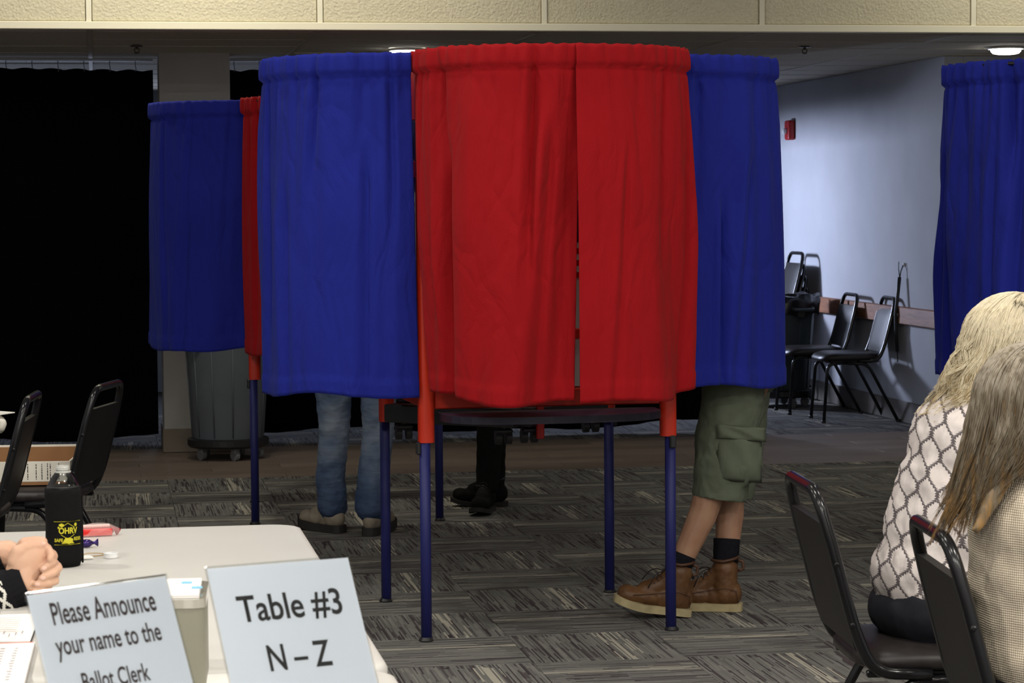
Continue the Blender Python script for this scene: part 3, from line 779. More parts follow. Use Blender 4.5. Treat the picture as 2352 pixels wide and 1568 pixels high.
# bottle in a black sleeve
def arcprof(*p): return list(p)
bt = empty('water_bottle', (-.078, 4.96, TZ), 'uncapped clear plastic bottle in a black foam sleeve lettered in yellow', 'bottle', rad(8))
M_CLEAR = bpy.data.materials.new('clear_plastic'); M_CLEAR.use_nodes = True
_n = M_CLEAR.node_tree.nodes; _l = M_CLEAR.node_tree.links; _n.remove(_n['Principled BSDF'])
_t = _n.new('ShaderNodeBsdfTransparent'); _t.inputs[0].default_value = (.97, .98, .98, 1); _g = _n.new('ShaderNodeBsdfGlossy'); _g.inputs['Roughness'].default_value = .06
_f = _n.new('ShaderNodeFresnel'); _f.inputs[0].default_value = 1.5; _m = _n.new('ShaderNodeMixShader'); _l.new(_f.outputs[0], _m.inputs[0]); _l.new(_t.outputs[0], _m.inputs[1]); _l.new(_g.outputs[0], _m.inputs[2]); _l.new(_m.outputs[0], _n['Material Output'].inputs[0])
M_CLEARW = mat('cloudy_plastic', srgb(214, 214, 208), .25, spec=.5, Alpha=.72)
bm = BMN(); lathe(bm, [(.026, .004), (.031, .01), (.032, .14), (.0325, .156), (.030, .163), (.0215, .178), (.0135, .189), (.0125, .193)], 36); autosmooth(obj('shoulder', bm, M_CLEAR, bt), 60)
bm = BMN(); lathe(bm, [(.0125, .186), (.0165, .187), (.0165, .1895), (.0125, .190), (.0125, .2005), (.0105, .2005), (.0105, .186)], 28)
for z in (.193, .1965): tube(bm, [(.0128*math.cos(a), .0128*math.sin(a), z) for a in np.linspace(0, 2*PI, 25)], .0009, 5, False)
autosmooth(obj('neck_ring', bm, M_CLEARW, bt), 50)
bm = BMN(); lathe(bm, [(.022, .1605), (.0318, .158), (.0318, .161), (.022, .161)], 30); obj('water', bm, mat('dark_liquid', (.05, .05, .05), .1), bt)
M_FOAM = simple_noise('sleeve_foam', (.006, .006, .006), (.009, .009, .009), 300, .95, .4, 900, .0006, spec=.1)
bm = BMN(); g = []
for j in range(13):
    v = j/12; row = []
    for k in range(48):
        a = 2*PI*k/48; r = .0358+.0006*math.sin(3*a+5*v)-.0016*max(0, (v-.15)*.4)*0
        if v < .1: r -= .0028*(1-v/.1)*(1+.6*math.cos(a+.6))
        if .22 < v < .42: r += .0008*math.sin(5*a)
        row.append(bm.verts.new((r*math.cos(a), r*math.sin(a)*.97, .0005+.156*v+.0015*math.sin(a+1)*v)))
    g.append(row)
for j in range(12):
    for k in range(48): bm.faces.new((g[j][k], g[j][(k+1) % 48], g[j+1][(k+1) % 48], g[j+1][k]))
bm.faces.new(list(reversed(g[0]))); bm.faces.new(g[-1]); sl = obj('foam_sleeve', bm, M_FOAM, bt, True)
bm = BMN(); box(bm, (.0345, -.004, .004), (.0385, .004, .14), .0015); obj('sleeve_seam', bm, M_FOAM, sl)
M_YEL = mat('yellow_print', srgb(196, 186, 40), .8)
FR = Rz(rad(-90+6)) @ Matrix(((0, 0, 1, 0), (1, 0, 0, 0), (0, 1, 0, 0), (0, 0, 0, 1)))   # text plane wrapped on the sleeve front
def on_sleeve(ang, z): return Rz(rad(ang)) @ Matrix.Translation((.0368, 0, z)) @ Matrix(((0, 0, 1, 0), (1, 0, 0, 0), (0, 1, 0, 0), (0, 0, 0, 1)))
BA = -90
text_mesh('lettering', 'OHRV', M_YEL, on_sleeve(BA+8, .0745), .039, .0125, sl, bold=.03, bend=(.0368,))
text_mesh('lettering', 'SAFE', M_YEL, on_sleeve(BA-23, .0555), .0175, .0068, sl, bold=.03, bend=(.0368,))
text_mesh('lettering', 'RIDER', M_YEL, on_sleeve(BA+40, .0575), .0185, .0068, sl, bold=.03, bend=(.0368,))
def sleeve_shape(name, polys):
    bm = BMN()
    for poly in polys:
        vs = []
        for x, z in poly:
            a = rad(BA+6)+x/.0368; vs.append(bm.verts.new((.0369*math.cos(a), .0369*math.sin(a), z)))
        try: bm.faces.new(vs)
        except ValueError: pass
    return obj(name, bm, M_YEL, sl)
line = lambda z, x0=-.028, x1=.030: [[(x0+(x1-x0)*k/12, z-.0004) for k in range(13)]+[(x1-(x1-x0)*k/12, z+.0004) for k in range(13)]]
sleeve_shape('printed_line', line(.0925)); sleeve_shape('printed_line', line(.0465))
seg2 = lambda a, b, w=.0005: [(a[0], a[1]-w), (b[0], b[1]-w), (b[0], b[1]+w), (a[0], a[1]+w)]
sleeve_shape('printed_diamond', [seg2((-.014, .0805), (0, .0895)), seg2((0, .0895), (.014, .0805)), seg2((-.014, .0665), (0, .0575)), seg2((0, .0575), (.014, .0665))])
rnd = random.Random(8)
def splat(cx, cz, rx, rz, n=22, j=.35): return [(cx+rx*math.cos(2*PI*k/n)*(1-j*rnd.random()), cz+rz*math.sin(2*PI*k/n)*(1-j*rnd.random())) for k in range(n)]
sleeve_shape('printed_emblem', [splat(.001, .0545, .0105, .0075), [(-.013, .0485), (.013, .0485), (.009, .0535), (-.009, .0535)]])
sleeve_shape('printed_emblem', [splat(-.0125, .0855, .0058, .0042)]); sleeve_shape('printed_emblem', [splat(-.0185, .0805, .0026, .0026)]); sleeve_shape('printed_emblem', [splat(.0165, .0855, .0036, .0045)])
# candy, cap, band and scraps
def thing1(name, bm, m, label, cat, loc, rz=0, smooth=False):
    o = obj(name, bm, m, None, smooth); o.location = loc; o.rotation_euler = (0, 0, rz); return tag(o, label, cat)
cr = empty('candy_bar', (-.012, 5.40, TZ), 'red wrapped candy bar in crinkled clear film behind the bottle', 'candy', rad(8))
bm = BMN(); box(bm, (-.038, -.014, .001), (.03, .014, .016), .003, seg=2); obj('red_wrapper', bm, mat('red_foil', srgb(214, 26, 22), .3), cr, True)
bm = BMN(); rnd = random.Random(5); g = []
for j in range(9):
    v = j/8; row = []
    for k in range(14):
        a = PI*k/13; rr_ = .02*(1-.35*abs(2*v-1)**4)
        row.append(bm.verts.new((-.045+.092*v, -rr_*1.1*math.cos(a)+.005+rnd.uniform(-.0015, .0015), .001+.026*math.sin(a)*(1-.5*abs(2*v-1)**3)+rnd.uniform(-.0015, .0015)*(0 if k in (0, 13) else 1))))
    g.append(row)
for j in range(8):
    for k in range(13): bm.faces.new((g[j][k], g[j][k+1], g[j+1][k+1], g[j+1][k]))
obj('clear_film', bm, mat('wrapper_film', srgb(238, 216, 212), .18, Alpha=.22), cr)
bm = BMN(); box(bm, (-.036, .004, .0165), (.028, .013, .024), .002); obj('pale_wrapper', bm, mat('pale_wrapper', srgb(226, 205, 196), .35), cr, True)
bm = BMN(); tube(bm, [(.03, .002, .012), (.037, .003, .013), (.046, .006, .006)], [.010, .004, .009], 9, flat=.5); obj('twisted_end', bm, mat('dark_red_foil', srgb(150, 30, 40), .3), cr, True)
pc = empty('foil_candy', (-.036, 5.215, TZ), 'small dark purple foil candy just right of the bottle', 'candy', rad(20))
bm = BMN(); ell(bm, (0, 0, .009), (.015, .010, .009), sub=2); obj('foil_body', bm, mat('purple_foil', srgb(52, 34, 96), .22, .5), pc, True)
for sx in (-1, 1):
    bm = BMN(); tube(bm, [(sx*.012, 0, .009), (sx*.018, 0, .009), (sx*.026, .001, .009)], [.004, .003, .009], 9, flat=.35); obj('foil_twist', bm, mat('purple_foil_end', srgb(60, 40, 108), .22, .5), pc, True)
bm = BMN(); tube(bm, [(.022*math.cos(a)+.004*math.cos(2*a), .012*math.sin(a), .0016+.003*max(0, math.sin(a))) for a in np.linspace(0, 2*PI, 41)], .0011, 6, False)
thing1('rubber_band', bm, mat('tan_rubber', srgb(176, 148, 104), .6), 'tan rubber band lying on the white table', 'rubber band', (-.022, 5.085, TZ), .3, True)
bc = empty('bottle_cap', (.014, 5.05, TZ), 'white plastic bottle cap lying upside down on the table', 'bottle cap')
bm = BMN(); lathe(bm, [(.0128, .0), (.0142, .001), (.0142, .0105), (.0125, .0108), (.0122, .003)], 32); obj('cap_body', bm, mat('cap_white', srgb(236, 236, 236), .4), bc)
bm = BMN(); tube(bm, [(.0137*math.cos(a), .0137*math.sin(a), .0095) for a in np.linspace(0, 2*PI, 33)], .0012, 6, False); obj('tamper_band', bm, mat('cap_white_2', srgb(228, 228, 228), .4), bc, True)
bm = BMN(); box(bm, (-.02, -.012, 0), (.02, .012, .006), .002, Matrix.Rotation(.05, 4, 'Y')); 
thing1('paper_scrap', bm, mat('scrap_paper', srgb(238, 236, 232), .7), 'small white folded paper scrap at the foot of the bottle', 'paper', (-.043, 5.04, TZ+.001), .4)
# gold foil candy left of the bottle
gf = empty('foil_candy', (-.122, 5.20, TZ), 'gold and red foil candy left of the bottle behind the clasped hands', 'candy', rad(-30))
bm = BMN(); ell(bm, (0, 0, .012), (.014, .010, .012), sub=2); obj('foil_body', bm, mat('gold_foil', srgb(210, 160, 70), .25, .7), gf, True)
bm = BMN(); tube(bm, [(.010, 0, .016), (.014, 0, .022), (.02, .0, .03)], [.004, .0025, .008], 9, flat=.4); obj('foil_twist', bm, mat('red_foil_end', srgb(170, 40, 40), .25, .5), gf, True)
# ------------------------------------------------------------------ signs
M_PAPER = mat('white_paper', srgb(228, 233, 243), .7); M_INK = mat('black_ink', (.012, .012, .012), .7); M_INK2 = mat('brown_ink', srgb(56, 44, 44), .7)
def make_sign(bl, yaw, lean, label, lines, ink, w=.2075, h=.27):
    root = empty('sign_holder', (bl[0], bl[1], TZ), label, 'sign', yaw)
    T = Matrix.Translation((0, 0, .003)) @ Matrix.Rotation(PI/2-lean, 4, 'X')      # sign plane: x right, y up, z towards the reader
    bm = BMN(); box(bm, (0, 0, -.0035), (w, h, -.0015), .0006, T); box(bm, (0, .0, .0004), (w, h, .0018), .0006, T); obj('acrylic_pocket', bm, M_CLEAR, root)
    bm = BMN(); box(bm, (0, 0, 0), (w, .0025, .003)); box(bm, (0, .0, 0), (w, .09, .0022), .0006); obj('acrylic_base', bm, M_CLEAR, root)
    bm = BMN(); box(bm, (.002, .002, -.0012), (w-.002, h-.003, -.0004), 0, T); p = obj('paper', bm, M_PAPER, root)
    for body, u, v, tw, th in lines:
        text_mesh('lettering', body, ink, T @ Matrix.Translation((u*w, v*h, -.0002)), tw*w, th*h, p, bold=.016)
    return root
make_sign((.175, 3.128), rad(18.5), rad(30.2), 'acrylic table sign reading Table #3 N to Z', [('Table #3', .515, .757, .715, .155), ('N – Z', .505, .50, .43, .135)], M_INK)
make_sign((-.034, 2.894), rad(34.7), rad(22.8), 'acrylic table sign asking voters to announce their name', [('Please Announce', .505, .888, .73, .105), ('your name to the', .485, .728, .74, .12), ('Ballot Clerk', .47, .565, .47, .085)], M_INK2)
# ------------------------------------------------------------------ papers, box of cards
M_SHEET = mat('sheet_paper', srgb(238, 234, 230), .75); M_GREYINK = mat('grey_ink', srgb(150, 140, 140), .8); M_BLUEP = mat('pale_blue_print', srgb(120, 190, 228), .7); M_ORP = mat('orange_print', srgb(224, 92, 52), .7)
def marks(bm, rects, z):
    for x0, y0, x1, y1 in rects: bm.faces.new([bm.verts.new(c) for c in ((x0, y0, z), (x1, y0, z), (x1, y1, z), (x0, y1, z))])
cb = empty('clipboard', (-.235, 4.205, TZ), 'white list on a black clipboard beside the fingertips', 'clipboard', rad(-2))
bm = BMN(); box(bm, (-.12, -.145, 0), (.12, .145, .004), .001); obj('board', bm, M_BLK, cb)
bm = BMN(); box(bm, (-.116, -.134, .0042), (.1185, .14, .0062)); sh = obj('sheet', bm, M_SHEET, cb)
bm = BMN(); rnd = random.Random(2); marks(bm, [(.02+.01*k, -.09+.012*(k % 3), .022+.01*k, -.06+.012*(k % 3)) for k in range(9)]+[(-.1, .1-.02*k, .09, .102-.02*k) for k in range(8)], .0064); obj('handwriting', bm, M_GREYINK, sh)
bm = BMN(); box(bm, (-.05, .135, .0063), (.05, .15, .014), .002); obj('clip', bm, M_TLEG, cb)
pb = empty('poll_book', (-.235, 3.855, TZ), 'open white poll list with an orange top border at the lower left', 'book', rad(-1))
bm = BMN(); box(bm, (-.12, -.185, 0), (.12, .19, .006), .0008); obj('cover', bm, mat('book_grey', srgb(168, 164, 160), .6), pb)
bm = BMN(); box(bm, (-.118, -.183, .0062), (.119, .168, .012)); sh = obj('page', bm, M_SHEET, pb)
bm = BMN(); marks(bm, [(-.118, .163, .118, .168)], .0122); obj('orange_border', bm, M_ORP, sh)
bm = BMN(); marks(bm, [(-.11+.02*k+rnd.uniform(-.002, .002), .11-.022*j, -.104+.02*k, .118-.022*j) for k in range(11) for j in range(13)], .0122); obj('printed_rows', bm, M_GREYINK, sh)
ws = empty('paper_sheet', (.192, 3.70, TZ), 'plain white sheet lying between the box of cards and the lettered sign', 'paper', rad(3))
bm = BMN(); box(bm, (-.05, -.06, 0), (.03, .042, .0012)); obj('sheet', bm, M_SHEET, ws)
kb = empty('card_box', (.085, 3.74, TZ), 'olive grey plastic box of printed cards behind the two signs', 'box', rad(-4))
bm = BMN(); prism(bm, rounded(.135, .18, .014, 4), 0, .118); o = obj('box_body', bm, simple_noise('olive_plastic', srgb(138, 136, 120), srgb(130, 128, 113), 4, .5), kb); autosmooth(o, 40)
bm = BMN(); prism(bm, rounded(.138, .183, .015, 4), .1185, .132); autosmooth(obj('clear_rim', bm, mat('clear_grey_rim', srgb(176, 172, 160), .08, spec=.9, **{'Coat Weight': 1.0}), kb), 40)
bm = BMN(); rnd = random.Random(7)
for k in range(2):
    box(bm, (-.062+rnd.uniform(-.002, .002), -.082, .1325+.0028*k), (.06+rnd.uniform(-.002, .002), .082, .1348+.0028*k))
o = obj('card_stack', bm, M_SHEET, kb); tag(o, kind='stuff')
for k in range(6):
    for q, x0 in enumerate((-.056+.017*((k*3) % 7), -.02+.017*((k*5) % 5))):
        bm = BMN(); marks(bm, [(x0, -.078+.026*k, x0+.016, -.056+.026*k)], .1381+.0001*q); obj('blue_print', bm, M_BLUEP, kb)
bm = BMN(); marks(bm, [(-.056+.011*i, -.077+.0155*j, -.054+.011*i, -.0735+.0155*j) for i in range(11) for j in range(10) if (i*j) % 3], .138); obj('printed_figures', bm, M_GREYINK, kb)
# carton on the far chair
ct = empty('carton', (-.25, 9.03, .4665), 'white printed carton with an open brown flap on the seat of the black chair', 'carton', rad(-6))
M_CARD = mat('brown_card', srgb(150, 108, 70), .8); M_CTN = mat('carton_white', srgb(236, 230, 216), .6)
bm = BMN(); box(bm, (-.17, -.12, 0), (.15, .12, .012), .001); obj('base', bm, M_CARD, ct)
bm = BMN(); box(bm, (-.17, -.12, .0125), (.15, -.112, .085), .001); obj('front_wall', bm, M_CTN, ct)
bm = BMN(); box(bm, (-.17, .112, .0125), (.15, .12, .115), .001); obj('back_wall', bm, M_CARD, ct)
for x in (-.17, .143):
    bm = BMN(); box(bm, (x, -.111, .0125), (x+.007, .111, .085), .001); obj('side_wall', bm, M_CTN, ct)
bm = BMN(); box(bm, (-.168, .1205, .08), (.17, .128, .122), .001); obj('white_flap', bm, M_CTN, ct)
bm = BMN()
rnd = random.Random(9)
M_CT = Matrix.Translation((0, -.1205, 0)) @ Matrix.Rotation(PI/2, 4, 'X')
rects = []
for cx in (-.15, -.11, -.10, -.03, -.02, .0, .03, .05, .07, .08, .11):
    z = .02
    while z < .075:
        l = rnd.uniform(.003, .012); rects.append((cx-.0015, z, cx+.0015, min(z+l, .078))); z += l+rnd.uniform(.001, .004)
marks(bm, rects, 0); bm.transform(M_CT); obj('printed_text', bm, M_INK, ct)
# white bag on the table beyond the left edge
wb = empty('paper_bag', (-.39, 7.95, .748), 'crumpled white paper bag at the left edge', 'bag', .3)
bm = BMN(); ell(bm, (0, 0, .036), (.085, .12, .035)); ell(bm, (-.02, .02, .055), (.055, .07, .032)); box(bm, (-.07, -.10, .001), (.07, .10, .05), .01); blob('bag_body', bm, mat('bag_paper', srgb(226, 222, 208), .6), wb, .006, 2, ((.05, .03), (.02, .014)))
bm = BMN(); box(bm, (-.035, -.09, .052), (.088, .05, .055), 0, Matrix.Rotation(-.06, 4, 'Y') @ Rz(.3)); obj('folded_flap', bm, mat('bag_paper_2', srgb(232, 230, 220), .6), wb)
# ------------------------------------------------------------------ people
def skin_mat(name, c0, c1):
    m = mat(name, c0, .5, spec=.35); n = NB(m); co = n.coord()
    a = n.noise(co, 18, 4); n.color(n.ramp(a, [(.3, c0), (.7, c1)])); n.bump(n.noise(co, 260, 3), .18, .001)
    b = m.node_tree.nodes['Principled BSDF']; b.inputs['Subsurface Weight'].default_value = .12; b.inputs['Subsurface Radius'].default_value = (.012, .005, .003); b.inputs['Subsurface Scale'].default_value = .6
    return m
M_SKIN = skin_mat('skin', srgb(212, 172, 146), srgb(202, 158, 132)); M_SKIN2 = skin_mat('skin_pink', srgb(214, 164, 144), srgb(204, 146, 128)); M_SKINL = skin_mat('leg_skin', srgb(172, 134, 108), srgb(160, 118, 94))
M_NAIL = mat('nail', srgb(224, 182, 164), .3); M_EYE = mat('eye_white', srgb(225, 225, 222), .2); M_LIP = mat('lip', srgb(170, 92, 86), .45)
V = Vector
def head_prims(bm, c, fwd, s=1.0, tilt=0):
    """skull, jaw, nose, ears around centre c, looking along fwd"""
    f = V(fwd).normalized(); up = V((0, 0, 1)); lt = up.cross(f).normalized(); up = f.cross(lt)
    R = Matrix((f, lt, up)).transposed()
    P = lambda x, y, z: V(c)+R @ V((x*s, y*s, z*s))
    ell(bm, P(-.008, 0, .018), (.094*s, .074*s, .088*s), R)
    ell(bm, P(.030, 0, -.052), (.052*s, .052*s, .056*s), R)
    ell(bm, P(.066, 0, -.082), (.020*s, .024*s, .018*s), R, 2)
    ell(bm, P(.062, 0, .022), (.028*s, .058*s, .020*s), R, 2)
    cap(bm, P(.082, 0, .012), P(.104, 0, -.026), .009*s, .013*s, 10)
    for q in (-1, 1):
        ell(bm, P(.05, q*.040, -.022), (.030*s, .022*s, .026*s), R, 2)
        ell(bm, P(-.012, q*.078, -.008), (.016*s, .008*s, .030*s), R, 2)
        ell(bm, P(.088, q*.009, -.028), (.008*s, .007*s, .006*s), R, 2)
    cap(bm, P(.082, -.014, -.056), P(.082, .014, -.056), .009*s, .009*s, 8)
    return P, R
def face_parts(P, R, s, parent):
    for q in (-1, 1):
        bm = BMN(); ell(bm, P(.072, q*.031, -.002), (.0125*s,)*3, R, 2); e = obj('eye', bm, M_EYE, parent, True)
        bm = BMN(); ell(bm, P(.0835, q*.031, -.002), (.0025*s, .0055*s, .0055*s), R, 2); obj('iris', bm, mat('iris', srgb(60, 80, 92), .2), e, True)
    bm = BMN(); ell(bm, P(.0885, 0, -.0585), (.006*s, .019*s, .0065*s), R, 2); obj('mouth', bm, M_LIP, parent, True)
def hand_prims(bm, wrist, d, pn, s=1.0, curl=.35, side=1, spread=.10):
    """relaxed hand: wrist point, direction d, palm normal pn; side=+1 thumb on d x pn side"""
    d = V(d).normalized(); pn = V(pn); pn = (pn-d*pn.dot(d)).normalized(); lat = d.cross(pn)*side
    w = V(wrist)
    ell(bm, w+d*.048*s, (.050*s, .040*s, .015*s), Matrix((d, lat, pn)).transposed(), 3)
    for k, (u, L) in enumerate(((.028, .072), (.0095, .080), (-.0095, .074), (-.027, .058))):
        p = w+d*.088*s+lat*u*s; dd = (d+lat*u*spread*8).normalized(); r = (.0088-.0006*k)*s
        pts = [w+d*.05*s+lat*u*.8*s, p]; a = 0
        for seg, fr in enumerate((.45, .30, .25)):
            a += curl*(.8+.35*seg)
            p = p+(dd*math.cos(a)+pn*math.sin(a))*L*fr*s; pts.append(p)
        chain(bm, pts, [r*1.05, r*1.08, r, r*.92, r*.78], 10)
    t0 = w+d*.022*s+lat*.030*s; t1 = t0+(d*.62+lat*.66+pn*.2).normalized()*.036*s; t2 = t1+(d*.9+lat*.3+pn*.3).normalized()*.030*s; t3 = t2+(d*.95+lat*.05+pn*.35).normalized()*.022*s
    chain(bm, [w+d*.02*s+lat*.012*s, t0, t1, t2, t3], [.014*s, .0135*s, .011*s, .0098*s, .0082*s], 10)
def hair_strands(name, parent, m, c, R, rad_, n, target, seed, curl=.0, length=(.2, .3), face_gap=60, r=.0011, hug=1.0, part=0.0, spread=(.03, .03), nseg=18, backf=1.0, sweep=.35):
    """many fine locks running over the skull and hanging down to a target region"""
    rnd = random.Random(seed); verts = []; faces = []
    c = V(c); tx = V(target)
    NC = 16
    for i in range(n):
        if i % NC == 0:
            A = rnd.uniform(rad(face_gap), 2*PI-rad(face_gap)); TH = rnd.uniform(2, 62); LAY = rnd.uniform(1.03, 1.13); LL = rnd.uniform(*length); PH = rnd.uniform(0, 6.28); FQ = rnd.uniform(14, 24); AM = curl*rnd.uniform(.6, 1.5)
            TO = (rnd.uniform(-1, 1)*spread[0], rnd.uniform(-.3, .3)*spread[1], rnd.uniform(-.5, .5)*.05)
        az = A+rnd.gauss(0, .05); th0 = rad(max(1, TH+rnd.gauss(0, 4))); lay = LAY+rnd.gauss(0, .008)
        L = LL*(1-.25*rnd.random()**3)*(backf+(1-backf)*max(0, -math.cos(az))); pts = []
        ph = PH+rnd.gauss(0, .25); fq = FQ; am = AM
        side = math.sin(az)
        tgt = tx+R @ V((TO[0], side*spread[1]+TO[1]+rnd.gauss(0, .004), TO[2]))
        ths = rad(98+8*math.sin(PH))
        for k in range(9):
            th = th0+(ths-th0)*k/8
            loc = V((math.sin(th)*math.cos(az), math.sin(th)*math.sin(az), math.cos(th)))
            pts.append(c+R @ V((loc.x*rad_[0], loc.y*rad_[1], loc.z*rad_[2]))*lay)
        p = pts[-1]; dirn = (pts[-1]-pts[-2]).normalized(); step = L/(nseg-9)
        for k in range(nseg-9):
            goal = (tgt-p); goal = goal.normalized() if goal.length > .02 else V((0, 0, -1))
            a = min(1, .22+.1*k); dirn = (dirn*(1-a*.5)+goal*sweep*a+V((0, 0, -1))*(.6-sweep)*a).normalized()
            p = p+dirn*step; pts.append(p.copy())
        prev = None
        for k, q in enumerate(pts):
            t = k/(len(pts)-1)
            if am: q = q+R @ V((math.sin(ph+t*fq)*am*t, math.cos(ph*1.3+t*fq)*am*t, 0))
            rr_ = r*(1-.8*t**4)
            base = len(verts)
            T = (pts[min(k+1, len(pts)-1)]-pts[max(k-1, 0)]).normalized(); a = T.orthogonal().normalized(); b = T.cross(a)
            for w in range(3): verts.append(q+(a*math.cos(w*2.094)+b*math.sin(w*2.094))*rr_)
            if prev is not None:
                for w in range(3): faces.append((prev+w, prev+(w+1) % 3, base+(w+1) % 3, base+w))
            prev = base
    me = bpy.data.meshes.new(name); me.from_pydata([tuple(v) for v in verts], [], faces); me.materials.append(m)
    me.polygons.foreach_set('use_smooth', [True]*len(me.polygons))
    return link(bpy.data.objects.new(name, me), parent)
def hair_mat(name, stops, z0, z1):
    m = mat(name, stops[0][1], .42, spec=.35); n = NB(m); co = n.coord(); s = n.sep(co)
    g = n.math('DIVIDE', n.math('SUBTRACT', z1, s[2]), z1-z0)
    a = n.noise(n.mapping(co, (38, 38, 5)), 2.2, 3, .65); h = n.math('ADD', n.math('MULTIPLY', g, .75), n.math('MULTIPLY', n.math('SUBTRACT', a, .5), 1.7))
    c = n.ramp(h, stops); n.color(c); return m
# --- seated woman with the patterned blouse (further of the two)
def lattice_mat():
    m = mat('patterned_blouse', srgb(214, 204, 200), .75); n = NB(m); co = n.coord(); s = n.sep(co)
    u = n.math('ADD', n.math('MULTIPLY', s[0], .80), n.math('MULTIPLY', s[1], -.55)); w = n.noise(co, 9, 2)
    u = n.math('ADD', u, n.math('MULTIPLY', n.math('SUBTRACT', w, .5), .02)); zz = n.math('ADD', s[2], n.math('MULTIPLY', u, .25))
    P, Q = .056, .086
    def line(sign, o):
        sw = n.math('MULTIPLY', n.math('SINE', n.math('MULTIPLY', zz, 2*PI/Q)), P*.27*sign)
        d = n.math('SUBTRACT', n.math('ADD', u, sw), o); d = n.math('DIVIDE', d, P); d = n.math('SUBTRACT', d, n.math('FLOOR', d)); d = n.math('ABSOLUTE', n.math('SUBTRACT', d, .5))
        leaf = n.math('ABSOLUTE', n.math('SINE', n.math('ADD', n.math('MULTIPLY', zz, 2*PI/.0115), n.math('MULTIPLY', d, 22.0))))
        wd = n.math('MULTIPLY', leaf, .095); return n.math('LESS_THAN', d, n.math('ADD', wd, .012))
    k = n.math('MAXIMUM', line(1, 0.0), line(-1, P/2))
    c = n.mix(k, srgb(216, 206, 202), srgb(92, 84, 86)); n.color(c); n.bump(n.noise(n.mapping(co, (1, 1, .6), (.4, .3, 0)), 20, 3), .6, .012); return m
M_LAT = lattice_mat()
M_DENIMD = simple_noise('dark_denim', srgb(16, 18, 26), srgb(24, 26, 36), 40, .85, .3, 300, .001)
def seated(name, label, X, Y, hipx, shx, shz, headc, look, top, trousers, skin, tstr, top_mat, trouser_mat, voxel=.010, arm_to=None, folds=((.07, .016), (.03, .010), (.015, .003)), wid=1.0, extra=None, bvox=.0055, hand_n=((0, 0, -1), (0, 0, -1)), hands=True):
    """seated figure facing +X; hipx, shx: centre line at hips and shoulders"""
    root = empty(name, (X, Y, 0), label, 'person')
    hip = V((hipx, Y, .525)); ch = V((shx-.01, Y, shz-.13)); sh = V((shx+.01, Y, shz-.035)); hc = V(headc)
    L = lambda *a: V(a)-V((X, Y, 0))
    # body: head, neck, trunk core, arms, hands, feet in one surface
    bm = BMN(); P, R = head_prims(bm, L(*headc), look, .96)
    cap(bm, L(sh.x, sh.y, sh.z-.02), L(hc.x-.02, hc.y, hc.z-.07), .056, .052)
    cap(bm, L(*hip), L(*ch), .085, .085); cap(bm, L(ch.x, ch.y, ch.z), L(sh.x, sh.y, sh.z-.03), .085, .06)
    arms = []
    for q in (-1, 1):
        s0 = V((sh.x, Y+q*.155*wid, sh.z-.035)); tgt = V(arm_to[0 if q < 0 else 1]); mid = (s0+tgt)/2+V((-.07, q*.05, -.13)); arms.append((s0, mid, tgt))
        chain(bm, [L(sh.x, Y+q*.05, sh.z-.03), L(*s0), L(*mid), L(*tgt)], [.05, .045, .036, .026])
        if hands: hand_prims(bm, L(*tgt), (1, 0, 0) if hand_n[0][2] == 0 else (tgt-mid), hand_n[0 if q < 0 else 1], .93, .3, side=-q)
        kn = V((hipx+.40, Y+q*.10, .50)); an = V((hipx+.42, Y+q*.11, .09))
        chain(bm, [L(hipx, Y+q*.08, .525), L(*kn), L(*an)], [.07, .05, .035]); chain(bm, [L(*an), L(an.x+.02, an.y, .05), L(an.x+.14, an.y, .045)], [.035, .036, .03])
    if extra: extra(bm, L)
    body = blob('body', bm, skin, root, bvox, 5 if bvox > .004 else 2); face_parts(P, R, .96, root)
    # top: trunk plus sleeves
    bm = BMN()
    ell(bm, L(hip.x+.005, Y, hip.z-.01), (.125, .185*wid, .10)); ell(bm, L((hip.x*.6+ch.x*.4)-.004, Y, hip.z*.55+ch.z*.45), (.126, .170*wid, .17)); ell(bm, L(hip.x*.85+ch.x*.15-.006, Y, hip.z*.8+ch.z*.2), (.134, .182*wid, .12)); ell(bm, L(hip.x*.3+ch.x*.7-.004, Y, hip.z*.3+ch.z*.7), (.126, .172*wid, .15))
    ell(bm, L(ch.x, Y, ch.z), (.122, .172*wid, .15)); ell(bm, L(sh.x-.012, Y, sh.z-.045), (.085, .178*wid, .062)); cap(bm, L(sh.x-.005, Y-.03, sh.z-.02), L(sh.x-.005, Y+.03, sh.z-.02), .062, .062)
    cap(bm, L(sh.x, Y, sh.z-.03), L(sh.x+(hc.x-sh.x)*.35, Y, sh.z+.022), .07, .060)
    for s0, mid, tgt in arms: chain(bm, [L(*s0), L(*mid), L(*(mid*.12+tgt*.88))], [.066, .052, .042])
    blob(top, bm, top_mat, root, voxel, 7, folds)
    bm = BMN()
    ell(bm, L(hip.x, Y, .515), (.135, .19*wid, .085))
    for q in (-1, 1):
        kn = L(hipx+.40, Y+q*.10, .495); chain(bm, [L(hipx-.01, Y+q*.09, .52), kn, L(hipx+.415, Y+q*.11, .12)], [.092, .068, .058])
    blob(trousers, bm, trouser_mat, root, voxel, 6, ((.06, .008),))
    for q in (-1, 1):
        bm = BMN(); a = L(hipx+.42, Y+q*.11, 0); ell(bm, (a.x, a.y, .045), (.05, .04, .045)); ell(bm, (a.x+.09, a.y, .035), (.09, .042, .035)); 
        blob('shoe', bm, M_BLK, root, .008, 4)
    return root, P, R
Bw, P, R = seated('person', 'seated person with wavy blonde hair in a white blouse with dark lattice pattern', 1.92, 5.40, 1.87, 1.965, 1.005, (2.085, 5.39, 1.112), (1, -.05, -.22), 'blouse', 'jeans', M_SKIN, 0, M_LAT, M_DENIMD, arm_to=((2.24, 5.24, .78), (2.24, 5.56, .78)))
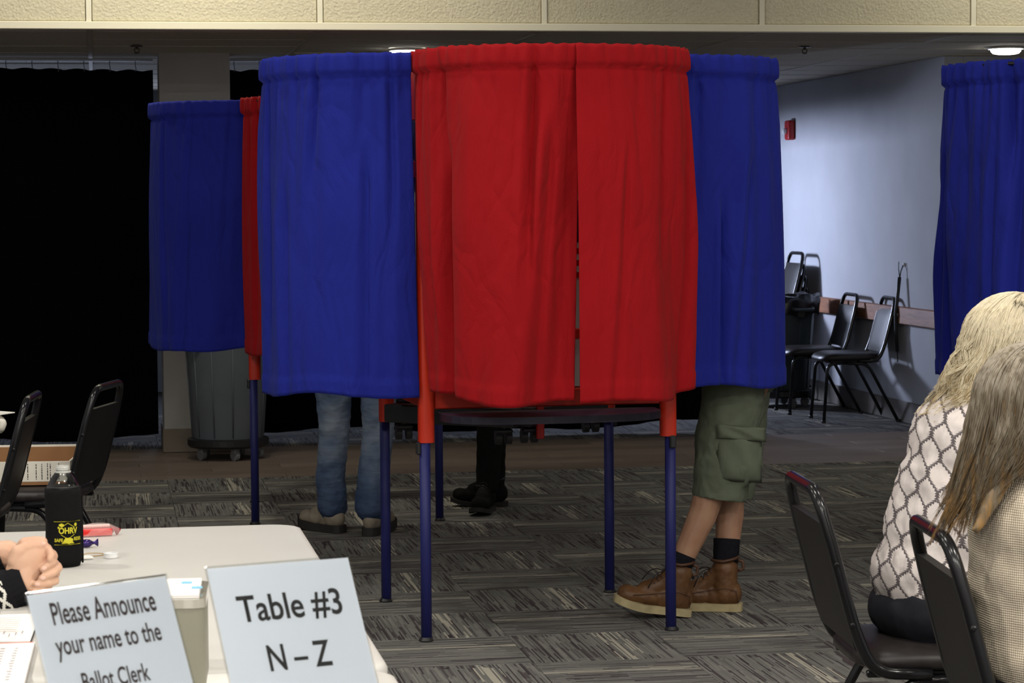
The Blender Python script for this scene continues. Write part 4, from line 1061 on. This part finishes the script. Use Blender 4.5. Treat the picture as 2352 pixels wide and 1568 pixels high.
M_BLOND = hair_mat('blonde_hair', [(.0, srgb(222, 210, 182)), (.3, srgb(230, 218, 190)), (.55, srgb(200, 182, 146)), (.8, srgb(178, 154, 114)), (1, srgb(198, 170, 124))], .88, 1.24)
o0 = V((1.92, 5.40, 0)); hc = V((2.085, 5.39, 1.118))-o0
bm = BMN(); ell(bm, hc+V((-.012, 0, .012)), (.108, .090, .100)); ell(bm, hc+V((-.068, 0, -.055)), (.060, .085, .085)); chain(bm, [hc+V((-.065, -.04, -.04)), hc+V((-.115, -.045, -.10)), hc+V((-.15, -.045, -.14))], [.055, .04, .02]); chain(bm, [hc+V((-.065, .05, -.04)), hc+V((-.115, .055, -.10)), hc+V((-.14, .055, -.14))], [.055, .04, .02])
hb = blob('hair', bm, M_BLOND, Bw, .009, 4, ((.03, .012), (.012, .004)))
hair_strands('hair_locks', hb, M_BLOND, hc+V((-.012, 0, .010)), R, (.109, .092, .101), 3600, hc+V((-.26, 0, -.17)), 3, curl=.008, length=(.12, .22), face_gap=58, r=.0010, spread=(.03, .08), sweep=.48)
# --- seated woman in the cream knit (nearer)
def knit_mat():
    m = mat('cream_knit', srgb(222, 210, 188), .9, spec=.15); n = NB(m); co = n.coord(); s = n.sep(co)
    u = n.math('ADD', n.math('MULTIPLY', s[0], .8), n.math('MULTIPLY', s[1], -.6)); z = s[2]; wv = n.noise(co, 7, 2)
    u = n.math('ADD', u, n.math('MULTIPLY', wv, .012)); k = 2*PI/.009
    a = n.math('MULTIPLY', n.math('SINE', n.math('MULTIPLY', n.math('ADD', u, z), k)), n.math('SINE', n.math('MULTIPLY', n.math('SUBTRACT', u, z), k)))
    c = n.ramp(a, [(.0, srgb(160, 140, 118)), (.32, srgb(214, 200, 178)), (.6, srgb(226, 216, 198))])
    mm = n.new('ShaderNodeMapRange'); mm.inputs['From Min'].default_value = -1; n.l.new(a, mm.inputs['Value'])
    c = n.ramp(mm.outputs[0], [(.12, srgb(150, 128, 106)), (.36, srgb(214, 200, 176)), (.6, srgb(226, 214, 194))]); n.color(c); n.bump(a, .5, .0025); return m
M_KNIT = knit_mat()
Aw, P, R = seated('person', 'seated person with straight greying brown hair in a cream knit sweater at the right edge', 1.78, 4.50, 1.80, 1.785, .945, (1.772, 4.46, 1.05), (1, .12, -.20), 'sweater', 'trousers', M_SKIN2, 0, M_KNIT, M_DENIMD, arm_to=((2.12, 4.30, .78), (2.12, 4.66, .78)), folds=((.09, .018), (.03, .004)), wid=1.06)
M_BROWN = hair_mat('brown_hair', [(.0, srgb(160, 150, 134)), (.2, srgb(128, 116, 98)), (.45, srgb(104, 92, 74)), (.65, srgb(132, 106, 72)), (.88, srgb(156, 120, 72)), (1, srgb(112, 84, 52))], .80, 1.17)
o0 = V((1.78, 4.50, 0)); hc = V((1.768, 4.46, 1.055))-o0
bm = BMN(); ell(bm, hc+V((-.012, 0, .012)), (.103, .086, .100)); ell(bm, hc+V((-.065, .0, -.055)), (.045, .068, .075)); chain(bm, [hc+V((-.07, -.03, -.05)), hc+V((-.10, -.05, -.13)), hc+V((-.15, -.065, -.22))], [.042, .024, .010]); chain(bm, [hc+V((-.075, .05, -.08)), hc+V((-.10, .06, -.15))], [.05, .03])
ha = blob('hair', bm, M_BROWN, Aw, .009, 5, ((.02, .006),))
hair_strands('hair_locks', ha, M_BROWN, hc+V((-.012, 0, .012)), R, (.109, .092, .104), 4400, hc+V((-.205, .01, -.27)), 7, curl=.002, length=(.17, .29), face_gap=45, r=.0011, spread=(.035, .05), nseg=20, backf=.42, sweep=.5)
# --- people standing in the booths
def foot_outline(w=1.0, grow=0.0):
    pts = [(-.068, 0), (-.064, .022), (-.045, .034), (0, .034), (.05, .036), (.10, .046), (.145, .048), (.18, .040), (.202, .020), (.207, 0)]
    top = [(x*(1+grow*2), (y+grow*.2)*w) for x, y in pts]; return top+[(x, -y) for x, y in reversed(top[1:-1])]
def sole_mesh(bm, T, thick, spring=.022, grow=.06, z0=0.0):
    from_pts = foot_outline(1.0, .012)
    lo, hi = [], []
    zz = lambda x: z0+(spring*max(0, (x-.085)/.12)**1.7)
    def dens(p):
        out = []
        for i in range(len(p)):
            a, b = p[i], p[(i+1) % len(p)]
            for k in range(3): out.append((a[0]+(b[0]-a[0])*k/3, a[1]+(b[1]-a[1])*k/3))
        return out
    o = dens(from_pts)
    for x, y in o:
        lo.append(bm.verts.new(T @ V((x, y, zz(x))))); hi.append(bm.verts.new(T @ V((x*1.0, y*1.0, zz(x)+thick))))
    n = len(o); bm.faces.new(list(reversed(lo))); bm.faces.new(hi)
    for i in range(n): bm.faces.new((lo[i], lo[(i+1) % n], hi[(i+1) % n], hi[i]))
def boot(parent, origin, ang, pitch, upper, sole_m, lace_m, collar_m, h=.178, name='boot', tab=True, thick=.027):
    T = Matrix.Translation(V(origin)) @ Rz(ang) @ Matrix.Translation((-.068, 0, 0)) @ Matrix.Rotation(-pitch, 4, 'Y') @ Matrix.Translation((.068, 0, 0))
    t3 = T.to_3x3()
    bm = BMN(); E = lambda c, r: ell(bm, T @ V(c), r, t3)
    E((-.028, 0, .062), (.040, .034, .045)); E((.03, 0, .055), (.055, .034, .042)); E((.10, .002, .052), (.062, .043, .034)); E((.150, .002, .052), (.050, .044, .033)); E((.165, 0, .058), (.036, .036, .030))
    cap(bm, T @ V((-.008, 0, .06)), T @ V((-.006, 0, h-.03)), .044, .044, 16); cap(bm, T @ V((-.008, 0, h-.03)), T @ V((-.006, 0, h-.028)), .046, .046, 16)
    chain(bm, [T @ V((.012, 0, h-.04)), T @ V((.055, 0, .098)), T @ V((.10, 0, .075))], [.034, .030, .034])
    up = blob(name, bm, upper, parent, .0045, 5, ((.02, .004),))
    bm = BMN(); sole_mesh(bm, T, thick); autosmooth(obj('sole', bm, sole_m, up), 50)
    bm = BMN(); ring = [T @ V((-.006+.0475*math.cos(a), .0475*math.sin(a), h+.004+.010*max(0, -math.cos(a)))) for a in np.linspace(0, 2*PI, 29)]
    tube(bm, ring, .0055, 8, False); obj('collar', bm, collar_m, up, True)
    # laces over the instep, with loose bow ends
    I = lambda t, y: T @ V((.036+.066*t, y, .156*(1-t)+.098*t+.0-.0*abs(y)))
    for k in range(6):
        t = k/5; w = .020
        bm = BMN(); tube(bm, [I(t, -w)-V((0, 0, .008)), I(t+.06, 0)+V((0, 0, .004)), I(t+.12, w)-V((0, 0, .008))], .0022, 6); obj('lace', bm, lace_m, up, True)
    if tab:
        for k in range(5):
            for y in (-.026, .026):
                p = I(k/5+.05, y)-V((0, 0, .012)); bm = BMN(); ell(bm, p, (.0032,)*3, None, 1); obj('eyelet', bm, M_TLEG, up, True)
        for q, (dx, dz) in ((-1, (.075, -.045)), (1, (.06, -.062))):
            s0 = T @ V((.040, 0, .150)); e = T @ V((.040+dx, q*.038, .150+dz)); mid = (s0+e)/2+t3 @ V((.008, q*.014, .024))
            bm = BMN(); tube(bm, fillet([s0, mid, e], .05, 8), .0022, 6); obj('lace', bm, lace_m, up, True)
        b0 = T @ V((-.050, 0, h)); bm = BMN(); tube(bm, fillet([b0, b0+t3 @ V((-.020, 0, .002)), b0+t3 @ V((-.022, 0, -.030)), b0+t3 @ V((-.002, 0, -.034))], .012, 5), .0055, 8, flat=.4); obj('pull_tab', bm, collar_m, up, True)
        for q in (-1, 1):
            bm = BMN(); tube(bm, [T @ V((-.055, q*.030, .032)), T @ V((-.050, q*.034, .075)), T @ V((-.01, q*.0445, .085)), T @ V((.04, q*.040, .078)), T @ V((.10, q*.043, .066)), T @ V((.15, q*.046, .058))], .0016, 5); obj('seam', bm, collar_m, up, True)
    return up
def upper_body(name, label, hipc, facing, top_m, skin, hand_to, shoulder=1.33, headz=1.52):
    """standing figure root with trunk, arms, head; legs are added by the caller through prims"""
    f = V((math.cos(facing), math.sin(facing), 0)); lt = V((0, 0, 1)).cross(f)
    root = empty(name, (hipc[0], hipc[1], 0), label, 'person')
    base = V((hipc[0], hipc[1], 0)); B = lambda a, b, z: f*a+lt*b+V((0, 0, z))
    bm = BMN(); P, R = head_prims(bm, B(.06, 0, headz), f+V((0, 0, -.35)), .97)
    cap(bm, B(.0, 0, shoulder), B(.04, 0, headz-.08), .055, .052); chain(bm, [B(0, 0, .86), B(0, 0, 1.1), B(0, 0, shoulder-.05)], [.10, .09, .09])
    for q in (-1, 1):
        s = B(0, q*.165, shoulder-.03); h = V(hand_to)-base+lt*q*.09; m = (s+h)/2+B(-.05, q*.06, -.07)
        chain(bm, [B(0, q*.06, shoulder-.02), s, m, h], [.05, .047, .037, .027]); hand_prims(bm, h, f+V((0, 0, -.15)), (0, 0, -1), .95, .35, side=-q)
    def top_prims(b2):
        ell(b2, B(.0, 0, .93), (.13, .17, .13) if abs(f.x) > .5 else (.17, .13, .13)); ell(b2, B(.005, 0, 1.12), (.13, .175, .19) if abs(f.x) > .5 else (.175, .13, .19)); ell(b2, B(0, 0, shoulder-.06), (.10, .19, .08) if abs(f.x) > .5 else (.19, .10, .08))
        for q in (-1, 1):
            s = B(0, q*.165, shoulder-.03); h = V(hand_to)-base+lt*q*.09; m = (s+h)/2+B(-.05, q*.06, -.07); chain(b2, [s, m, m*.25+h*.75], [.064, .052, .04])
    return root, base, bm, P, R, B, top_prims
M_CAP = mat('short_hair', (.03, .022, .016), .6)
def finish(root, bm, P, R, skin, top_prims, top_m, vox=.006):
    body = blob('body', bm, skin, root, vox, 4); face_parts(P, R, .97, root)
    b2 = BMN(); top_prims(b2); blob('shirt', b2, top_m, root, .011, 6, ((.07, .012),))
    b3 = BMN(); ell(b3, P(-.022, 0, .036), (.092, .078, .078), R); blob('hair', b3, M_CAP, root, .008, 3, ((.012, .005),))
    return body
# man in cargo shorts and work boots, right hand booth
M_OLIVE = simple_noise('olive_cotton', srgb(100, 108, 90), srgb(88, 96, 80), 7, .85, .35, 60, .004)
M_LEATHER = simple_noise('tan_leather', srgb(108, 74, 44), srgb(84, 56, 32), 16, .5, .35, 120, .002, spec=.4); M_CREPE = simple_noise('cream_crepe_sole', srgb(176, 162, 124), srgb(160, 146, 110), 30, .8, .3, 200, .002)
M_DLEATH = mat('dark_leather', srgb(74, 46, 28), .55); M_LACE = mat('dark_lace', srgb(40, 30, 28), .7); M_SOCK = simple_noise('black_sock', (.008, .008, .011), (.012, .012, .016), 90, .95, .5, 500, .002, spec=.1)
root, base, bm, P, R, B, tp = upper_body('person', 'person in olive cargo shorts and tan boots behind the right blue curtain', (2.19, 8.50), PI+.05, None, M_SKINL, (1.98, 8.50, .84))
L = lambda *a: V(a)-base
lk, la = (2.115, 8.41, .455), (1.968, 8.395, .12); rk, ra = (2.215, 8.54, .44), (2.185, 8.49, .12)
chain(bm, [L(2.25, 8.41, .84), L(*lk), L(2.085, 8.408, .36), L(*la)], [.085, .056, .052, .034]); chain(bm, [L(2.27, 8.58, .84), L(*rk), L(2.215, 8.535, .34), L(*ra)], [.085, .056, .052, .036])
chain(bm, [L(*la), L(1.96, 8.395, .06), L(1.90, 8.40, .07)], [.034, .028, .02]); chain(bm, [L(*ra), L(2.18, 8.49, .06), L(2.10, 8.515, .06)], [.034, .028, .02])
man = finish(root, bm, P, R, M_SKINL, tp, simple_noise('dark_shirt', srgb(58, 60, 64), srgb(50, 52, 56), 6, .85))
for a, k, (t0, t1), rr_ in ((la, lk, (-.02, .30), .042), (ra, rk, (-.02, .42), .0425)):
    a, k = V(a), V(k); bm = BMN(); tube(bm, [L(*(a+(k-a)*(t0+(t1-t0)*j/6))) for j in range(7)], [.0375+(.0165*(t0+(t1-t0)*j/6))+.004+.0008*math.sin(j*2) for j in range(7)], 18); obj('sock', bm, M_SOCK, root, True)
bm = BMN()
def leg_tube(bm, pts, rs, el=1.0, seg=28):
    tube(bm, pts, rs, seg)
ell(bm, L(2.255, 8.50, .86), (.15, .17, .10)); ell(bm, L(2.205, 8.345, .56), (.085, .05, .10))
chain(bm, [L(2.205, 8.415, .82), L(2.172, 8.415, .62), L(2.148, 8.415, .43)], [.118, .108, .098], 24); chain(bm, [L(2.265, 8.58, .82), L(2.245, 8.57, .60), L(2.215, 8.555, .415)], [.115, .105, .092], 24)
# flatten the hem: cut the rounded ends below the knee
bmesh.ops.remove_doubles(bm, verts=bm.verts, dist=1e-6)
sho = blob('cargo_shorts', bm, M_OLIVE, root, .009, 6, ((.07, .018), (.022, .006)))
b2 = BMN(); b2.from_mesh(sho.data); bmesh.ops.bisect_plane(b2, geom=b2.verts[:]+b2.edges[:]+b2.faces[:], plane_co=(0, 0, .408), plane_no=(.14, 0, 1), clear_inner=True); b2.to_mesh(sho.data); b2.free()
so = sho.modifiers.new('thick', 'SOLIDIFY'); so.thickness = .004
def patch(name, cx, cz, w, h, depth, parent, yface, tilt=0, bulge=.012):
    """puffed cloth patch on the near side of the shorts"""
    bm = BMN(); n = 12; g = []
    for j in range(n+1):
        row = []
        for i in range(n+1):
            u = -1+2*i/n; v = -1+2*j/n; x = cx+u*w/2; z = cz+v*h/2+tilt*u*w/2
            bu = (1-abs(u)**5)*(1-abs(v)**5)
            y = yface+.35*(abs(u)**2)*w*.30-bulge*bu-.006*math.sin(u*5+v*3)*bu
            row.append(bm.verts.new(L(x, y, z)))
        g.append(row)
    for j in range(n):
        for i in range(n): bm.faces.new((g[j][i], g[j][i+1], g[j+1][i+1], g[j+1][i]))
    o = obj(name, bm, M_OLIVE, parent, True); s = o.modifiers.new('t', 'SOLIDIFY'); s.thickness = depth; return o
patch('cargo_pocket', 2.195, .570, .165, .18, .004, sho, 8.312, -.08, .020); patch('pocket_flap', 2.20, .652, .178, .05, .005, sho, 8.296, -.10, .010)
boot(root, L(1.966, 8.392, .002), PI-.10, rad(7.5), M_LEATHER, M_CREPE, M_LACE, M_DLEATH); boot(root, L(2.178, 8.487, .002), PI-.36, 0, M_LEATHER, M_CREPE, M_LACE, M_DLEATH)
# person in blue jeans at the booth further back
def jeans_mat():
    m = mat('blue_jeans', srgb(92, 112, 140), .85, spec=.2); n = NB(m); co = n.coord(); s = n.sep(co)
    fade = n.math('SUBTRACT', 1.0, n.math('MULTIPLY', n.math('ABSOLUTE', n.math('SUBTRACT', s[2], .48)), 4.2)); a = n.noise(co, 9, 4)
    h = n.math('ADD', n.math('MULTIPLY', fade, .35), n.math('MULTIPLY', a, .8)); n.color(n.ramp(h, [(.15, srgb(58, 74, 104)), (.45, srgb(86, 104, 132)), (.8, srgb(140, 152, 168))])); n.bump(n.noise(n.mapping(co, (8, 8, 30)), 1.2, 3), .6, .012); return m
M_JEAN = jeans_mat(); M_SNK = simple_noise('tan_sneaker', srgb(146, 136, 120), srgb(124, 114, 100), 20, .7); M_DSOLE = mat('dark_sole', srgb(38, 34, 32), .7)
root, base, bm, P, R, B, tp = upper_body('person', 'person in faded blue jeans seen from behind below the left blue curtain', (1.10, 10.72), PI/2+.05, None, M_SKIN, (1.10, 10.98, .86))
for q in (0, 1):
    pts = ((.99, 10.75, .84), (1.012, 10.85, .45), (1.01, 10.93, .10)) if q == 0 else ((1.20, 10.75, .84), (1.20, 10.80, .45), (1.175, 10.80, .10)); pts = [L(*p) for p in pts]; chain(bm, pts, [.07, .05, .036])
finish(root, bm, P, R, M_SKIN, tp, mat('grey_jacket', srgb(62, 64, 70), .85))
bm = BMN(); ell(bm, L(1.10, 10.74, .87), (.17, .13, .10))
chain(bm, [L(1.005, 10.76, .82), L(1.015, 10.84, .46), L(1.0, 10.90, .25), L(1.01, 10.92, .12)], [.095, .068, .066, .068], 20); chain(bm, [L(1.205, 10.76, .82), L(1.205, 10.80, .46), L(1.18, 10.80, .25), L(1.172, 10.80, .13)], [.095, .068, .070, .078], 20)
je = blob('jeans', bm, M_JEAN, root, .009, 6, ((.06, .014), (.02, .005)))
b2 = BMN(); b2.from_mesh(je.data); bmesh.ops.bisect_plane(b2, geom=b2.verts[:]+b2.edges[:]+b2.faces[:], plane_co=(0, 0, .048), plane_no=(0, 0, 1), clear_inner=True); b2.to_mesh(je.data); b2.free()
boot(root, L(1.01, 10.925, .002), rad(128), 0, M_SNK, M_DSOLE, M_WHITE, M_SNK, h=.10, name='sneaker', tab=False, thick=.034); boot(root, L(1.178, 10.80, .002), rad(62), 0, M_SNK, M_DSOLE, M_WHITE, M_SNK, h=.10, name='sneaker', tab=False, thick=.034)
# person in black at the right station of the booth further back
M_BLKCL = simple_noise('black_trousers', (.006, .0065, .006), (.010, .010, .009), 8, .9, .3, 80, .003, spec=.15)
root, base, bm, P, R, B, tp = upper_body('person', 'person in black trousers and shoes standing behind the front booth', (1.90, 11.60), PI, None, M_SKIN, (1.66, 11.6, .86))
chain(bm, [L(1.90, 11.52, .84), L(1.825, 11.50, .45), L(1.80, 11.50, .10)], [.07, .05, .036]); chain(bm, [L(1.90, 11.70, .84), L(1.865, 11.68, .45), L(1.87, 11.70, .10)], [.07, .05, .036])
finish(root, bm, P, R, M_SKIN, tp, mat('black_jacket', (.012, .012, .013), .85))
bm = BMN(); ell(bm, L(1.90, 11.61, .87), (.14, .17, .10)); chain(bm, [L(1.89, 11.53, .82), L(1.822, 11.50, .45), L(1.80, 11.50, .12)], [.095, .068, .054], 20); chain(bm, [L(1.90, 11.69, .82), L(1.862, 11.68, .45), L(1.868, 11.70, .12)], [.095, .064, .050], 20)
blob('trousers', bm, M_BLKCL, root, .009, 6, ((.06, .010),))
boot(root, L(1.795, 11.495, .002), rad(248), 0, M_BLKCL, M_DSOLE, M_LACE, M_BLK, h=.12, name='shoe', tab=False, thick=.02); boot(root, L(1.865, 11.705, .002), rad(168), 0, M_BLKCL, M_DSOLE, M_LACE, M_BLK, h=.12, name='shoe', tab=False, thick=.02)
# --- people seated beyond the left edge, of whom only hands and a cuff show
HC = V((-.128, 4.475, .803))
def clasp(bm, L):
    H = lambda u, v, w: L(HC.x+u/1000, HC.y-w/1000, HC.z+v/1000)
    # right hand: back of the hand, knuckle row, thumb
    ax = V((.62, -.1, .78)).normalized(); wd = V((-.66, 0, .60)); wd = (wd-ax*wd.dot(ax)).normalized(); nn = ax.cross(wd)
    ell(bm, H(-10, 4, 0), (.046, .033, .018), Matrix((ax, wd, nn)).transposed()); ell(bm, H(-2, 20, -3), (.034, .030, .016), Matrix((ax, wd, nn)).transposed())
    chain(bm, [H(-95, -58, -4), H(-42, -36, -2), H(-18, -22, 0), H(-6, 4, 0)], [.033, .028, .027, .020])
    for k, (u, v) in enumerate(((6, 40), (17, 27), (24, 10), (25, -8))):
        chain(bm, [H(u-18, v-14, -2), H(u, v, -6), H(u+15, v-4, -30), H(u+2, v-14, -48)], [.011, .0112, .0098, .0085], 12)
    chain(bm, [H(-30, 18, 2), H(-24, 34, 4), H(-2, 43, 2), H(22, 45, 0)], [.0135, .0128, .0108, .0088], 14)
    # left hand behind, its fingers wrapped over the right one with the tips on its back
    ell(bm, H(4, 6, -38), (.040, .036, .017)); chain(bm, [H(-90, 10, -75), H(-45, 22, -55), H(0, 10, -40)], [.032, .027, .02])
    chain(bm, [H(-26, 26, -26), H(-12, 46, -16), H(8, 50, -12), H(20, 50, -10)], [.0125, .012, .0105, .009], 12)
    for (bu, bv), (mu, mv), (tu, tv) in (((30, 36), (36, 28), (33, 22)), ((39, 25), (37, 15), (20, 5)), ((47, 3), (38, -4), (18, -11)), ((41, -20), (28, -22), (8, -22)), ((29, -36), (18, -36), (5, -35))):
        chain(bm, [H(bu-14, bv+4, -36), H(bu-2, bv+1, -14), H(bu, bv, 3), H(mu, mv, 17), H(tu, tv, 22)], [.0080, .0084, .0082, .0076, .0064], 12)
M_BLKKNIT = mat('black_knit', (.009, .009, .011), .95, spec=.1); M_WHTKNIT = mat('white_knit', srgb(214, 212, 204), .95, spec=.1)
S1, P, R = seated('person', 'person with clasped hands in a black and white knitted sweater at the left table', -.76, 4.60, -.80, -.70, .985, (-.62, 4.60, 1.12), (1, 0, -.15), 'sweater', 'trousers', M_SKIN, 0, M_BLKKNIT, M_DENIMD, arm_to=((HC.x-.10, HC.y+.005, HC.z-.062), (HC.x-.095, HC.y+.075, HC.z+.01)), extra=clasp, bvox=.0026, hands=False)
bm = BMN(); ell(bm, V((-.62+.76-.02, 0, 1.155)), (.105, .092, .098)); blob('hair', bm, M_BROWN, S1, .01, 4, ((.02, .01),))
# nails of the wrapped fingers and the thumb
o1 = V((-.76, 4.60, 0))
for u, v, w, a in ((22.5, 6.5, 27.2, -.5), (20, -10.8, 27.4, -.15), (10.5, -22, 27.2, 0), (7.5, -35, 26.6, 0), (21, 48, 8, .2)):
    bm = BMN(); ell(bm, V((0, 0, 0)), (.0052, .0010, .0037), Euler((0, a, 0)), 2); o = obj('nail', bm, M_NAIL, S1, True); o.location = V((HC.x+u/1000, HC.y-w/1000, HC.z+v/1000))-o1
# knitted sleeve: ribbed cuff then a black and white star pattern, one face per stitch
pat = ["..##..#.......#..##..", ".##..###.....###..##.", "##..#####...#####..##", "#..###.###.###.###..#", "..###...#####...###..", ".###.....###.....###.", "..###...#####...###..", "#..###.###.###.###..#", "##..#####...#####..##", ".##..###.....###..##.", "..##..#.......#..##..", "#....#..#####..#....#", "##.....##...##.....##", ".....###.....###.....", "##.....##...##.....##", "#....#..#####..#....#"]
def sleeve(name, a, b, r0, r1, flip=0, cuff=.21):
    a, b = V(a), V(b); d = (b-a).normalized(); n1 = d.orthogonal().normalized(); n2 = d.cross(n1); bm = BMN(); NU, NVV = 63, 64; g = []; L_ = (b-a).length
    for j in range(NVV+1):
        t = j/NVV; row = []; r = r0+(r1-r0)*t
        for i in range(NU):
            an = 2*PI*i/NU; rr_ = r*(1+.05*math.sin(3*an+9*t)+.03*math.sin(14*t+an))
            if t < cuff: rr_ = r*.93+.0012*math.cos(an*21)
            if t < .02: rr_ *= .96
            row.append(bm.verts.new(a+d*(L_*t)+n1*(math.cos(an)*rr_)+n2*(math.sin(an)*rr_)))
        g.append(row)
    for j in range(NVV):
        t = j/NVV
        for i in range(NU):
            f = bm.faces.new((g[j][i], g[j][(i+1) % NU], g[j+1][(i+1) % NU], g[j+1][i]))
            if t > cuff+.05 and pat[(j+flip) % 16][(i+5) % 21] == '#': f.material_index = 1
    o = obj(name, bm, None, S1, True, mats=[M_BLKKNIT, M_WHTKNIT]); s = o.modifiers.new('t', 'SOLIDIFY'); s.thickness = .003; return o
Lp = lambda u, v, w: V((HC.x+u/1000, HC.y-w/1000, HC.z+v/1000))-o1
sleeve('sleeve', Lp(-10, -22, 1), Lp(-132, -74, -2), .037, .052); sleeve('sleeve', Lp(-50, 18, -56), Lp(-165, -22, -75), .036, .050)
S2, P, R = seated('person', 'person at the lower left edge, only fingertips showing over the white list', -.80, 3.98, -.84, -.74, .985, (-.66, 3.98, 1.12), (1, 0, -.2), 'sweater', 'trousers', M_SKIN2, 0, mat('grey_sweater', srgb(90, 92, 104), .9), M_DENIMD, arm_to=((-.315, 3.99, .776), (-.32, 4.16, .80)), hand_n=((0, 1, 0), (0, -1, 0)), bvox=.0035)
bm = BMN(); ell(bm, V((-.66+.80-.02, 0, 1.155)), (.105, .092, .098)); blob('hair', bm, M_BROWN, S2, .01, 4, ((.02, .01),))
chair((-.86, 4.60, 0), 0, 'black chair under the person with clasped hands'); chair((-.90, 3.98, 0), 0, 'black chair under the person at the lower left edge')
